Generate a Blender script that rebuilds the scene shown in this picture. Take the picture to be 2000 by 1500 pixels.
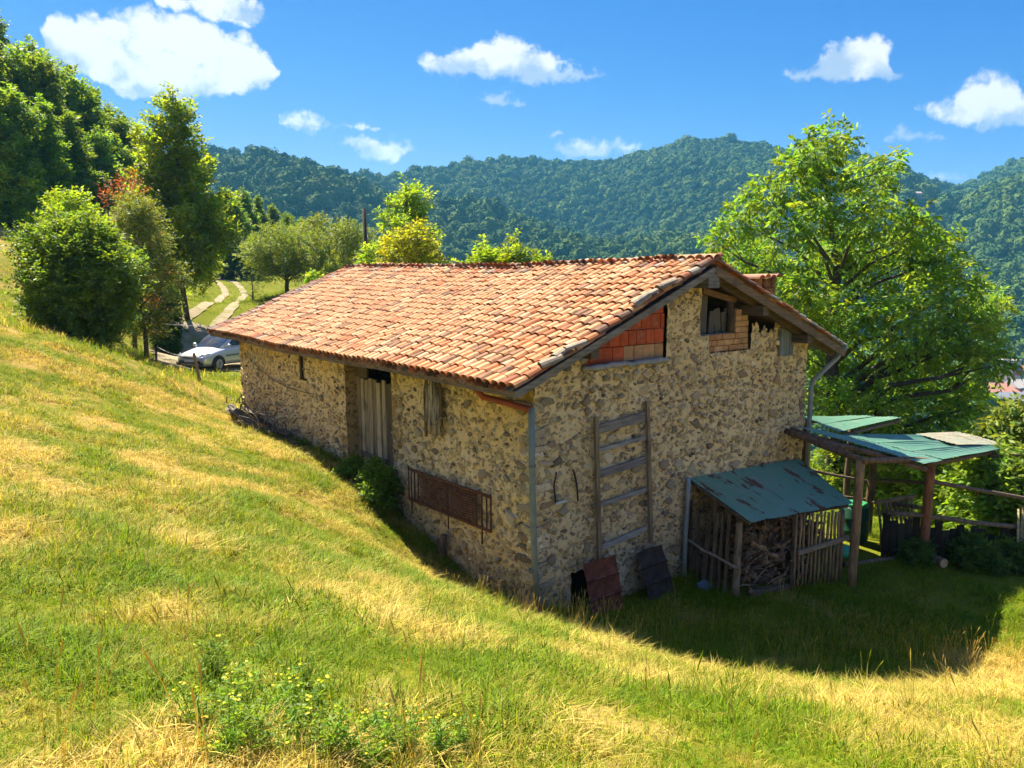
import bpy, math, random
import numpy as np
from mathutils import Vector, Matrix
random.seed(7); rng = np.random.default_rng(7)
scene = bpy.context.scene
for o in list(bpy.data.objects): bpy.data.objects.remove(o)
COL = scene.collection
# ------------------------------------------------------------------ camera
FPX, PITCH, YAWC, ROLL = 1515.94, math.radians(8.288), math.radians(37.578), math.radians(-0.349)
CAMP = np.array([-7.493, -9.185, 5.40])
_fw = np.array([math.sin(YAWC)*math.cos(PITCH), math.cos(YAWC)*math.cos(PITCH), -math.sin(PITCH)])
_rt = np.array([math.cos(YAWC), -math.sin(YAWC), 0]); _up = np.cross(_rt, _fw)
_r2 = _rt*math.cos(ROLL)+_up*math.sin(ROLL); _u2 = -_rt*math.sin(ROLL)+_up*math.cos(ROLL)
cam = bpy.data.objects.new('camera', bpy.data.cameras.new('camera')); COL.objects.link(cam)
cam.data.sensor_width = 36; cam.data.lens = FPX/2000*36; cam.data.clip_start = .1; cam.data.clip_end = 30000
cam.matrix_world = Matrix([[_r2[0], _u2[0], -_fw[0], CAMP[0]], [_r2[1], _u2[1], -_fw[1], CAMP[1]], [_r2[2], _u2[2], -_fw[2], CAMP[2]], [0, 0, 0, 1]])
scene.camera = cam
def at(u, v, h):
    """a point of the place seen towards (u, v) of the photograph, h metres away on the plan"""
    d = _fw+_r2*(u-1000)/FPX+_u2*(750-v)/FPX
    return CAMP+d*h/math.hypot(d[0], d[1])
# ------------------------------------------------------------------ light
SUN_DIR = np.array([.01, .765, 1.0]); SUN_DIR /= np.linalg.norm(SUN_DIR)
SUN_EL = math.asin(SUN_DIR[2]); SUN_AZ = math.atan2(SUN_DIR[0], SUN_DIR[1])
SUN_STRENGTH, SKY_STRENGTH, EXPOSURE = 5.0, .12, 1.82
sun = bpy.data.objects.new('sun', bpy.data.lights.new('sun', 'SUN')); COL.objects.link(sun)
sun.data.energy = SUN_STRENGTH; sun.data.angle = math.radians(.53); sun.data.color = (1, .90, .72)
sun.rotation_euler = Vector(SUN_DIR).to_track_quat('Z', 'Y').to_euler()
scene.view_settings.view_transform = 'Standard'; scene.view_settings.look = 'None'
scene.view_settings.exposure = EXPOSURE; scene.view_settings.gamma = 1
scene.render.engine = 'CYCLES'
cy = scene.cycles
cy.use_denoising = True; cy.max_bounces = 6; cy.diffuse_bounces = 3; cy.transmission_bounces = 6; cy.transparent_max_bounces = 8
cy.volume_bounces = 0; cy.use_adaptive_sampling = True; cy.adaptive_threshold = .02
cy.caustics_reflective = False; cy.caustics_refractive = False

class NT:
    """a few letters of shorthand for node trees"""
    def __init__(s, tree): s.t = tree; tree.nodes.clear()
    def n(s, kind, ins=None, **props):
        nd = s.t.nodes.new(kind)
        for k, v in props.items(): setattr(nd, k, v)
        for k, v in (ins or {}).items():
            sock = nd.inputs[k]
            if isinstance(v, bpy.types.NodeSocket): s.t.links.new(v, sock)
            else: sock.default_value = v
        return nd
    def m(s, op, a, b=None, c=None, clamp=False):
        ins = {0: a}
        if b is not None: ins[1] = b
        if c is not None: ins[2] = c
        return s.n('ShaderNodeMath', ins, operation=op, use_clamp=clamp).outputs[0]
    def v(s, op, a, b=None, out=0):
        ins = {0: a}
        if b is not None: ins[1] = b
        return s.n('ShaderNodeVectorMath', ins, operation=op).outputs[out]
    def mix(s, f, a, b, blend='MIX'):
        nd = s.t.nodes.new('ShaderNodeMix'); nd.data_type = 'RGBA'; nd.blend_type = blend
        for i, x in ((0, f), (6, a), (7, b)):
            if isinstance(x, bpy.types.NodeSocket): s.t.links.new(x, nd.inputs[i])
            else: nd.inputs[i].default_value = x if i == 0 else (*x[:3], 1)
        return nd.outputs[2]
    def ramp(s, f, a, b):
        return s.n('ShaderNodeMapRange', {0: f, 1: a, 2: b, 3: 0, 4: 1}, interpolation_type='SMOOTHSTEP').outputs[0]
    def noise(s, vec, scale, detail=4, rough=.55, dist=0):
        return s.n('ShaderNodeTexNoise', {'Vector': vec, 'Scale': scale, 'Detail': detail, 'Roughness': rough, 'Distortion': dist}).outputs[0]

# ------------------------------------------------------------------ sky with fair weather cumulus
world = bpy.data.worlds.new('World'); scene.world = world; world.use_nodes = True
w = NT(world.node_tree)
sky = w.n('ShaderNodeTexSky', sky_type='NISHITA', sun_disc=False, sun_elevation=SUN_EL, sun_rotation=SUN_AZ, altitude=600, air_density=1.0, dust_density=.1, ozone_density=2.5)
raw = w.n('ShaderNodeSeparateColor', {0: w.v('MULTIPLY', sky.outputs[0], (SKY_STRENGTH,)*3)}).outputs
chan_ = [w.m('MINIMUM', w.m('MULTIPLY', w.m('POWER', raw[c], p), k), .30) for c, (p, k) in enumerate(((2.6, .50), (1.22, .178), (.34, .228)))]
skym = w.n('ShaderNodeCombineColor', {0: chan_[0], 1: chan_[1], 2: chan_[2]}).outputs[0]
dirv = w.n('ShaderNodeTexCoord').outputs['Generated']
dirn = w.v('NORMALIZE', dirv)
sp = w.n('ShaderNodeSeparateXYZ', {0: dirn})
az = w.m('ARCTAN2', sp.outputs[0], sp.outputs[1]); el = w.m('ARCSINE', sp.outputs[2])
azel = w.n('ShaderNodeCombineXYZ', {0: az, 1: el, 2: 0.0}).outputs[0]
wn = w.n('ShaderNodeTexNoise', {'Vector': dirn, 'Scale': 26, 'Detail': 3, 'Roughness': .6}).outputs['Color']
wvec = w.v('MULTIPLY', w.v('SUBTRACT', wn, (.5, .5, .5)), (.052, .034, 0))
azw = w.v('ADD', azel, wvec)
LAYERS = [
 [(320,135,185,95),(210,105,110,65),(130,72,52,42),(455,140,95,72),(505,150,45,42),(360,165,120,32),(985,132,100,56),(900,132,82,36),(850,128,48,18),(1090,152,95,25),(1150,148,48,24),
  (1665,134,76,52),(1590,141,72,19),(1742,145,40,14),(1930,208,80,52),(1850,224,58,28),(2030,228,90,48),(2500,190,140,60),(-260,150,150,60)],
 [(585,238,50,26),(680,247,55,15),(980,201,46,19),(1160,293,78,29),(1222,294,42,14),(1780,270,66,18),(1840,274,38,8),(2250,120,90,40)],
 [(400,5,95,48),(470,32,55,26),(710,286,58,27),(780,293,50,17),(740,318,42,11),(1065,267,32,10),(1680,303,40,16),(1850,348,60,14),(2150,330,60,20)]]
AZ0, AZW, ELW = YAWC-.875, 1.75, .75
NS = 240
tops = np.zeros((3, NS)); bots = np.full((3, NS), .2)
for li, blobs in enumerate(LAYERS):
    ca = np.array([math.atan2(d[0], d[1]) for d in [at(u, v, 1)-CAMP for u, v, a, b in blobs]])
    ce = np.array([math.asin(d[2]/np.linalg.norm(d)) for d in [at(u, v, 1)-CAMP for u, v, a, b in blobs]])
    for k in range(NS):
        a_ = AZ0+AZW*k/(NS-1); t_, b_ = -1, 9; near = np.argmin(np.abs(ca-a_)); mid = ce[near]
        for (u, v, ru, rv), a0, e0 in zip(blobs, ca, ce):
            sc = 1532*(1+min(1, ((u-1000)/1532)**2)); q = 1-((a_-a0)*sc/ru)**2
            if q > 0: t_ = max(t_, e0+rv/1532*math.sqrt(q)*1.04); b_ = min(b_, e0-rv/1532*.55*math.sqrt(q))
        tops[li, k], bots[li, k] = (t_, b_) if t_ > -1 else (mid-.012, mid+.012)
def curves(vals):
    nd = w.t.nodes.new('ShaderNodeRGBCurve'); w.t.links.new(w.n('ShaderNodeCombineXYZ', {0: tpar, 1: tpar, 2: tpar}).outputs[0], nd.inputs['Color'])
    for c in range(3):
        cv = nd.mapping.curves[c]
        cv.points[0].location = (0, vals[c, 0]/ELW); cv.points[1].location = (1, vals[c, -1]/ELW)
        for k in range(1, NS-1): cv.points.new(k/(NS-1), float(np.clip(vals[c, k]/ELW, 0, 1)))
        for p in cv.points: p.handle_type = 'VECTOR'
    nd.mapping.use_clip = False; nd.mapping.update(); return w.n('ShaderNodeSeparateXYZ', {0: nd.outputs[0]}).outputs
spw = w.n('ShaderNodeSeparateXYZ', {0: azw}).outputs
tpar = w.n('ShaderNodeMapRange', {0: spw[0], 1: AZ0, 2: AZ0+AZW, 3: 0, 4: 1}).outputs[0]
elw = w.m('DIVIDE', spw[1], ELW); ct = curves(tops); cb = curves(bots); best = None
for c in range(3):
    q = w.m('MINIMUM', w.m('SUBTRACT', ct[c], elw), w.m('MULTIPLY', w.m('SUBTRACT', elw, cb[c]), 1.6))
    best = q if best is None else w.m('MAXIMUM', best, q)
best = w.m('MULTIPLY', best, ELW/.022)
base = None
for c in range(3):
    q = w.m('MULTIPLY', w.m('SUBTRACT', elw, cb[c]), w.m('GREATER_THAN', w.m('SUBTRACT', ct[c], elw), -.012))
    base = q if base is None else w.m('MAXIMUM', base, q)
base = w.m('MULTIPLY', base, ELW/.05)
fine = w.noise(dirn, 46, 6, .62, .3)
big = w.noise(dirn, 17, 2, .55)
dens = w.m('ADD', w.m('MINIMUM', best, .8), w.m('MULTIPLY', w.m('SUBTRACT', fine, .52), 1.7))
# denser unseen cumulus added outside the view to brighten the shaded walls
fill_clouds = w.m('ADD', w.noise(dirn, 5.5, 5, .6), w.m('MULTIPLY', w.m('SUBTRACT', fine, .5), .25))
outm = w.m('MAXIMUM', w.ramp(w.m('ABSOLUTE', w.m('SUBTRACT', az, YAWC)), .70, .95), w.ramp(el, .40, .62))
fill_clouds = w.m('MULTIPLY', w.m('MULTIPLY', w.ramp(fill_clouds, .50, .60), outm), w.ramp(el, .02, .12))
alpha = w.m('MAXIMUM', w.ramp(dens, .02, .62), fill_clouds)
thick = w.ramp(w.m('ADD', w.m('MULTIPLY', w.m('SUBTRACT', big, .47), 1.9), w.m('SUBTRACT', w.m('MULTIPLY', w.m('SUBTRACT', fine, .5), -1.3), w.m('MULTIPLY', w.m('SUBTRACT', base, .50), .75))), -.12, .46)  # grey shade of bases and billows, painted into the cloud colour
ccol = w.mix(thick, (.315, .303, .297), (.145, .170, .215))
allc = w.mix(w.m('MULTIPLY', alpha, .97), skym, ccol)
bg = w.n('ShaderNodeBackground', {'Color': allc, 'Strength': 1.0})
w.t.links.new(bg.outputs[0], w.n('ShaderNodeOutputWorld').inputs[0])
# ------------------------------------------------------------------ terrain
def _hash(ix, iy, s):
    h = (ix.astype(np.int64)*374761393 + iy.astype(np.int64)*668265263 + s*1274126177) & 0x7fffffff
    h = ((h ^ (h >> 13))*1274126177) & 0x7fffffff
    return ((h ^ (h >> 16)) & 0xffff)/65535.0
def vnoise(x, y, s=0):
    x = np.asarray(x, float); y = np.asarray(y, float)
    ix = np.floor(x); iy = np.floor(y); fx = x-ix; fy = y-iy
    fx = fx*fx*(3-2*fx); fy = fy*fy*(3-2*fy)
    ix = ix.astype(np.int64); iy = iy.astype(np.int64)
    a = _hash(ix, iy, s); b = _hash(ix+1, iy, s); c = _hash(ix, iy+1, s); d = _hash(ix+1, iy+1, s)
    return (a*(1-fx)+b*fx)*(1-fy)+(c*(1-fx)+d*fx)*fy
def fbm(x, y, s=0, o=4):
    r = 0; a = .5; t = 0
    for i in range(o):
        r = r+a*vnoise(np.asarray(x)*2**i+17.3*i, np.asarray(y)*2**i-9.1*i, s+i); t += a; a *= .5
    return r/t
def sstep(a, b, x):
    t = np.clip((np.asarray(x, float)-a)/(b-a), 0, 1); return t*t*(3-2*t)

CAM = np.array([-7.493, -9.185, 5.40])
CTRL = np.array([
 # bank under and in front of the viewer
 (-7.5,-9.2,3.7),(-12,-16,5.2),(-4,-17,3.4),(6,-16,.9),(16,-16,-1.6),(-20,-8,5.2),(-15,0,4.9),(-14,9,5.0),
 (-7.39,-5.99,3.62),(-5.55,-6.64,3.19),(-3.28,-7.91,2.75),(-2.13,-5.62,1.75),(-.7,-7.1,1.85),
 (2.6,-6.2,.35),(5,-9,.25),(9,-9,-.5),
 (3.41,-4.75,-.4),(6.2,-4.9,-.7),(1.17,-2.69,-.12),(.03,-.67,.02),(11,-6,-1.1),
 # along the long wall
 (0,0,-.02),(0,2.1,.05),(0,3.94,.4),(0,6.2,.95),(0,8.6,1.15),(0,13.6,1.25),
 (-.88,1.58,.2),(-.8,4.4,.9),(-.5,9.28,1.25),(-.5,13.3,1.32),
 # field between viewer and wall
 (-4.56,-1.4,2.32),(-3.9,4.75,2.1),(-2.55,8.0,1.85),(-3.1,-3.9,2.02),(-2.4,1.7,1.3),(-7.9,2.3,3.45),(-8.3,-1.8,3.5),
 (-5.88,12.76,3.8),(-4.19,13.58,3.36),(-1.94,15.19,2.62),(-.3,16.8,1.95),
 # behind the crest, road, hillside
 (-2.7,21,2.75),(-6,22,4.3),(2.8,25.3,1.25),(2.9,34.6,1.2),(5,30,1.15),(9.7,50.4,2.85),(15.6,62.2,3.45),(17.65,77.2,5.1),
 (5.0,40,3.1),(0,36,4.3),(-1.5,30,2.9),(-1.75,50.5,8.3),(4,55,6.6),(-8,35,6.5),(-14,25,6.6),(-12,55,11),(0,72,11),(12,85,11),(-20,80,17),(5,100,15),(25,110,14),(45,120,9),
 (15.5,47.5,4.0),(22,55,3.2),(32,68,2.2),(26.4,78,6.0),(21.5,68,4.6),(31,92,8.2),(12,40,2.6),(8,22,.8),(9,31,1.5),
 # right of and behind the house
 (3.5,-.3,-.37),(5,-1.4,-.6),(6.2,-2,-.68),(9,-1,-.75),(9.9,-3.3,-.9),(7.5,3,-.6),(7.5,9,-.1),(7.5,13.6,.7),(3.7,14.5,1.05),
 (12.5,-.4,-1.3),(14,3,-1.9),(17,-3,-3.0),(22,-6,-5.5),(13,9,-1.7),(20,12,-4.5),(15,28,-.6),(25,35,-3.5),(24,3,-7),(40,50,-6),(45,20,-14),(40,0,-15),(35,-18,-12),
 (60,60,-17),(70,25,-26),(65,-5,-27),(60,90,-8),(80,120,-14),(-40,0,9),(-40,40,16),(-40,-40,8),(0,-50,2),(40,-50,-10)], float)
def _tps(r2):
    return .5*r2*np.log(np.maximum(r2, 1e-12))
_S = .05
_n = len(CTRL); _P = CTRL[:, :2]*_S
_K = _tps(((_P[:, None]-_P[None])**2).sum(-1))+np.eye(_n)*2e-4
_A = np.zeros((_n+3, _n+3)); _A[:_n, :_n] = _K; _A[:_n, _n] = 1; _A[:_n, _n+1:] = _P; _A[_n, :_n] = 1; _A[_n+1:, :_n] = _P.T
_W = np.linalg.solve(_A, np.concatenate([CTRL[:, 2], [0, 0, 0]]))
SKY_U = np.array([-1500,300,430,520,600,700,770,850,930,1000,1100,1200,1270,1340,1420,1490,1640,1750,1830,1870,1930,2000,2300,4000.])
SKY_V = np.array([310,310,292,290,305,330,335,322,310,304,312,310,290,272,275,287,300,325,362,365,335,318,300,300.])
SKY_AZ = np.arctan((SKY_U-1000)/1532); SKY_EL = (529-SKY_V)/1532*np.cos(SKY_AZ)
YAW = math.radians(37.578)
def hills(x, y):
    dx = x-CAM[0]; dy = y-CAM[1]; r = np.hypot(dx, dy)
    az = np.arctan2(dx, dy)-YAW; az = (az+math.pi) % (2*math.pi)-math.pi
    el = np.interp(az, SKY_AZ, SKY_EL)
    R = 900+160*np.sin(az*5+.6)+420*sstep(.42, .56, az)
    top = R*el+CAM[2]-11
    spur = fbm(x/260, y/260, 5, 3)-.5
    val = -62+0*r
    t = np.clip((r-210)/(R-210), 0, 1.0)
    prof = t**1.15
    z = val+(top-val)*prof+spur*112*np.sin(np.pi*np.clip(t, 0, 1))**1.0
    over = np.clip((r-R)/500, 0, 2)
    return z-over*120*1.0
def terr(x, y, detail=True):
    x = np.atleast_1d(np.asarray(x, float)); y = np.atleast_1d(np.asarray(y, float))
    out = np.empty(x.shape)
    for i in range(0, len(x), 20000):
        px = np.stack([np.clip(x[i:i+20000], -60, 95), np.clip(y[i:i+20000], -60, 130)], -1)*_S
        out[i:i+20000] = _tps(((px[:, None]-_P[None])**2).sum(-1))@_W[:_n]+_W[_n]+px@_W[_n+1:]
    if detail:
        near = np.exp(-np.hypot(np.maximum(0, np.abs(x-3.7)-3.7), np.maximum(0, np.abs(y-6.8)-6.8))/.4)
        out = out+(fbm(x/1.1, y/1.1, 3, 3)-.5)*.16*(1-near)+(fbm(x/5, y/5, 8, 2)-.5)*.25*(1-near)
    r = np.hypot(x-CAM[0], y-CAM[1]); b = sstep(125, 255, r)
    return out*(1-b)+hills(x, y)*b
# ------------------------------------------------------------------ helpers
def mesh_np(name, V, F, mat=None, tint=None, smooth=False, attrs=None):
    me = bpy.data.meshes.new(name); V = np.asarray(V, np.float32)
    if isinstance(F, np.ndarray):
        m, k = F.shape
        me.vertices.add(len(V)); me.vertices.foreach_set('co', V.ravel())
        me.loops.add(m*k); me.loops.foreach_set('vertex_index', F.astype(np.int32).ravel())
        me.polygons.add(m); me.polygons.foreach_set('loop_start', np.arange(0, m*k, k, dtype=np.int32))
        me.update(calc_edges=True)
    else:
        me.from_pydata(V.tolist(), [], F)
    a = me.attributes.new('tint', 'FLOAT_COLOR', 'POINT')
    c = np.ones((len(V), 4), np.float32)
    if tint is not None: c[:, :3] = tint
    a.data.foreach_set('color', c.ravel())
    for k_, val in (attrs or {}).items():
        me.attributes.new(k_, 'FLOAT', 'POINT').data.foreach_set('value', np.asarray(val, np.float32))
    if smooth: me.polygons.foreach_set('use_smooth', np.ones(len(me.polygons), bool))
    if mat: me.materials.append(mat)
    return me
def obj(name, me, parent=None, loc=None, rot=None, scale=None, color=None):
    o = bpy.data.objects.new(name, me); COL.objects.link(o)
    if parent is not None: o.parent = parent
    if loc is not None: o.location = loc
    if rot is not None: o.rotation_euler = rot
    if scale is not None: o.scale = scale
    if color is not None: o.color = (*color, 1)
    return o
def tag(o, label=None, cat=None, group=None, kind=None):
    if label: o['label'] = label
    if cat: o['category'] = cat
    if group: o['group'] = group
    if kind: o['kind'] = kind
    return o
def thing(name, loc, label, cat, group=None, rz=0):
    o = obj(name, None, loc=loc, rot=(0, 0, rz)); o.empty_display_size = .2
    return tag(o, label, cat, group)
def copy_tree(o, parent=None):
    c = o.copy(); COL.objects.link(c)
    if parent is not None: c.parent = parent
    for ch in o.children: copy_tree(ch, c)
    return c
class MB:
    """collects boxes, tubes and sheets of ONE part"""
    def __init__(s): s.V = []; s.F = []; s.T = []; s.n = 0
    def add(s, V, F, tint=(1, 1, 1)):
        V = np.asarray(V, float); s.V.append(V); s.T.append(np.tile(np.asarray(tint, float), (len(V), 1)))
        s.F += [tuple(int(i)+s.n for i in f) for f in F]; s.n += len(V); return s
    def box(s, c, size, R=None, tint=(1, 1, 1), taper=0, jit=0):
        h = np.asarray(size)/2.
        V = np.array([(x, y, z) for x in (-1, 1) for y in (-1, 1) for z in (-1, 1)], float)*h
        if taper: V[:, 0] *= np.where(V[:, 2] > 0, 1-taper, 1)
        if jit: V = V+rng.uniform(-jit, jit, V.shape)
        if R is not None: V = V@np.asarray(R, float).T
        return s.add(V+np.asarray(c), [(0, 1, 3, 2), (4, 6, 7, 5), (0, 4, 5, 1), (2, 3, 7, 6), (0, 2, 6, 4), (1, 5, 7, 3)], tint)
    def beam(s, a, b, w, h, tint=(1, 1, 1), upv=(0, 0, 1), jit=0):
        """a squared timber from a to b"""
        a = np.asarray(a, float); b = np.asarray(b, float); d = b-a; L = np.linalg.norm(d); d = d/L
        upv = np.asarray(upv, float)
        if abs(d@upv) > .98: upv = np.array([0, 1., 0])
        x = np.cross(d, upv); x /= np.linalg.norm(x); z = np.cross(x, d)
        return s.box((a+b)/2, (w, L, h), np.stack([x, d, z], 1), tint, 0, jit)
    def tube(s, P, R, n=6, tint=(1, 1, 1), cap=True, wob=0):
        P = np.asarray(P, float); R = np.broadcast_to(np.asarray(R, float), (len(P),))
        T = np.gradient(P, axis=0); T /= np.linalg.norm(T, axis=1)[:, None]+1e-9
        u = np.cross(T[0], (0, 0, 1.) if abs(T[0][2]) < .9 else (1., 0, 0)); u /= np.linalg.norm(u)
        V = []
        ang = np.arange(n)*2*math.pi/n
        for p, t, r in zip(P, T, R):
            u = u-t*(u@t); u /= np.linalg.norm(u)+1e-9; v = np.cross(t, u)
            rr = r*(1+wob*rng.uniform(-1, 1, n)) if wob else r
            V.append(p+(np.cos(ang)*rr)[:, None]*u+(np.sin(ang)*rr)[:, None]*v)
        F = [(i*n+j, i*n+(j+1) % n, (i+1)*n+(j+1) % n, (i+1)*n+j) for i in range(len(P)-1) for j in range(n)]
        if cap: F += [tuple(range(n))[::-1], tuple(range((len(P)-1)*n, len(P)*n))]
        return s.add(np.concatenate(V), F, tint)
    def mesh(s, name, mat, smooth=False):
        return mesh_np(name, np.concatenate(s.V), s.F, mat, np.concatenate(s.T), smooth)
    def build(s, name, mat, parent=None, smooth=False, **k):
        return obj(name, s.mesh(name, mat, smooth), parent, **k)
def wobble(a, b, n=6, amp=.02):
    a = np.asarray(a, float); b = np.asarray(b, float); t = np.linspace(0, 1, n)[:, None]
    P = a+(b-a)*t; P[1:-1] += rng.uniform(-amp, amp, (n-2, 3)); return P

# ------------------------------------------------------------------ materials
def new_mat(name):
    m = bpy.data.materials.new(name); m.use_nodes = True
    return m, NT(m.node_tree)
def finish(n, shader):
    n.t.links.new(shader, n.n('ShaderNodeOutputMaterial').inputs[0])
def tintcol(n):
    t = n.n('ShaderNodeAttribute', attribute_name='tint').outputs[0]
    return n.mix(1.0, t, n.n('ShaderNodeObjectInfo').outputs['Color'], 'MULTIPLY')
def surface(name, col=(1, 1, 1), rough=.9, var=.35, scale=6, bump=.3, bscale=30, bdist=.01, stain=None, stain_amt=.5, stain_scale=2.5, stretch=(1, 1, 1), metal=0, spec=.3, coord='Object', stain_lo=.52, stain_hi=.7):
    """tint * colour, mottled by noise, stained in patches, with fine relief"""
    m, n = new_mat(name)
    if coord == 'World': vec = n.n('ShaderNodeNewGeometry').outputs['Position']
    else:
        vec = n.v('ADD', n.n('ShaderNodeTexCoord').outputs['Object'], n.v('MULTIPLY', n.n('ShaderNodeObjectInfo').outputs['Location'], (1.7, 1.7, 1.7)))
    vs = n.v('MULTIPLY', vec, stretch)
    c = n.mix(1.0, tintcol(n), (*col, 1), 'MULTIPLY')
    nz = n.noise(vs, scale, 5, .6)
    val = n.n('ShaderNodeMapRange', {0: nz, 1: .3, 2: .7, 3: 1-var, 4: 1+var}).outputs[0]
    c = n.v('MULTIPLY', c, n.n('ShaderNodeCombineXYZ', {0: val, 1: val, 2: val}).outputs[0])
    if stain:
        sn = n.ramp(n.noise(vec, stain_scale, 6, .65), stain_lo, stain_hi)
        c = n.mix(n.m('MULTIPLY', sn, stain_amt), c, stain)
    bn = n.noise(vs, bscale, 5, .6)
    b = n.n('ShaderNodeBump', {'Strength': bump, 'Distance': bdist, 'Height': bn}).outputs[0]
    p = n.n('ShaderNodeBsdfPrincipled', {'Base Color': c, 'Roughness': rough, 'Metallic': metal, 'Normal': b, 'Specular IOR Level': spec})
    finish(n, p.outputs[0]); return m
def leafmat(name, col, trans=.45, hue_var=.5, warm=(.30, .26, .03)):
    """thin leaves that let the sun through"""
    m, n = new_mat(name)
    c = n.mix(1.0, tintcol(n), (*col, 1), 'MULTIPLY')
    r = n.n('ShaderNodeObjectInfo').outputs['Random']
    c = n.n('ShaderNodeHueSaturation', {'Hue': n.n('ShaderNodeMapRange', {0: r, 1: 0, 2: 1, 3: .5-.02*hue_var, 4: .5+.02*hue_var}).outputs[0], 'Value': n.n('ShaderNodeMapRange', {0: r, 1: 0, 2: 1, 3: .88, 4: 1.12}).outputs[0], 'Color': c}).outputs[0]
    d = n.n('ShaderNodeBsdfPrincipled', {'Base Color': c, 'Roughness': .55, 'Specular IOR Level': .25})
    tc = n.v('MULTIPLY', c, (1.9, 1.65, .6))
    t = n.n('ShaderNodeBsdfTranslucent', {'Color': tc})
    x = n.n('ShaderNodeMixShader', {0: trans, 1: d.outputs[0], 2: t.outputs[0]})
    finish(n, x.outputs[0]); return m

M = {}
M['mortar'] = None
M['stone'] = surface('rubble_stone', rough=.9, var=.5, scale=14, bump=.9, bscale=26, bdist=.02, stain=(.68, .50, .25), stain_amt=.6, stain_scale=9, stain_lo=.48, stain_hi=.6)
M['tile'] = surface('terracotta', rough=.85, var=.28, scale=9, bump=.3, bscale=60, bdist=.004, stain=(.10, .07, .048), stain_amt=.7, stain_scale=4, stain_lo=.53, stain_hi=.70)
M['brick'] = surface('fired_clay', rough=.85, var=.25, scale=7, bump=.3, bscale=50, bdist=.004, stain=(.45, .33, .22), stain_amt=.35, stain_scale=6)
M['wood'] = surface('weathered_wood', rough=.85, var=.5, scale=9, bump=.7, bscale=22, bdist=.012, stretch=(3, 3, .22), stain=(.05, .04, .03), stain_amt=.5, stain_scale=3)
M['woodx'] = surface('weathered_wood_lengthwise', rough=.85, var=.45, scale=9, bump=.6, bscale=22, bdist=.01, stretch=(.3, .3, 3), stain=(.05, .04, .03), stain_amt=.45, stain_scale=3)
M['bark'] = surface('bark', rough=.95, var=.5, scale=7, bump=.8, bscale=16, bdist=.02, stretch=(2, 2, .5))
M['rust'] = surface('rusty_iron', rough=.8, var=.5, scale=8, bump=.4, bscale=50, bdist=.004, stain=(.05, .03, .025), stain_amt=.6, stain_scale=5, metal=.1)
M['pvc'] = surface('dull_pipe', rough=.5, var=.15, scale=5, bump=.05, bscale=30, stain=(.12, .11, .08), stain_amt=.35, stain_scale=4)
M['plain'] = surface('plain_paint', rough=.5, var=.06, scale=5, bump=.02, bscale=40)
M['concrete'] = surface('mortar_grey', rough=.95, var=.3, scale=10, bump=.5, bscale=40, bdist=.01)
def corrugated_mat(name, paint, rust_lo, rust_hi, rustamt=.95, fade=(.30, .27, .22), fade_amt=.25):
    m, n = new_mat(name)
    vec = n.n('ShaderNodeTexCoord').outputs['Object']
    c = n.mix(1.0, tintcol(n), (*paint, 1), 'MULTIPLY')
    nz = n.noise(n.v('MULTIPLY', vec, (1.2, 1.2, 1.2)), 3, 5, .6)
    c = n.mix(n.m('MULTIPLY', n.ramp(nz, .42, .7), fade_amt), c, fade)
    r = n.ramp(n.noise(n.v('MULTIPLY', vec, (2.2, .8, 1)), 1.5, 8, .68), rust_lo, rust_hi)
    c = n.mix(n.m('MULTIPLY', r, rustamt), c, n.mix(n.noise(vec, 14, 3), (.05, .022, .012), (.20, .075, .03)))
    p = n.n('ShaderNodeBsdfPrincipled', {'Base Color': c, 'Roughness': n.m('ADD', .42, n.m('MULTIPLY', r, .4)), 'Specular IOR Level': .35})
    finish(n, p.outputs[0]); return m
M['green_sheet'] = corrugated_mat('green_corrugated_metal', (.14, .28, .17), .56, .60)
M['pale_sheet'] = corrugated_mat('faded_green_corrugated_metal', (.10, .235, .16), .68, .74, .6, (.24, .30, .23), .4)
M['rusty_sheet'] = corrugated_mat('rust_blown_corrugated_metal', (.26, .28, .2), .50, .62, .55, (.42, .33, .24), .7)
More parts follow.
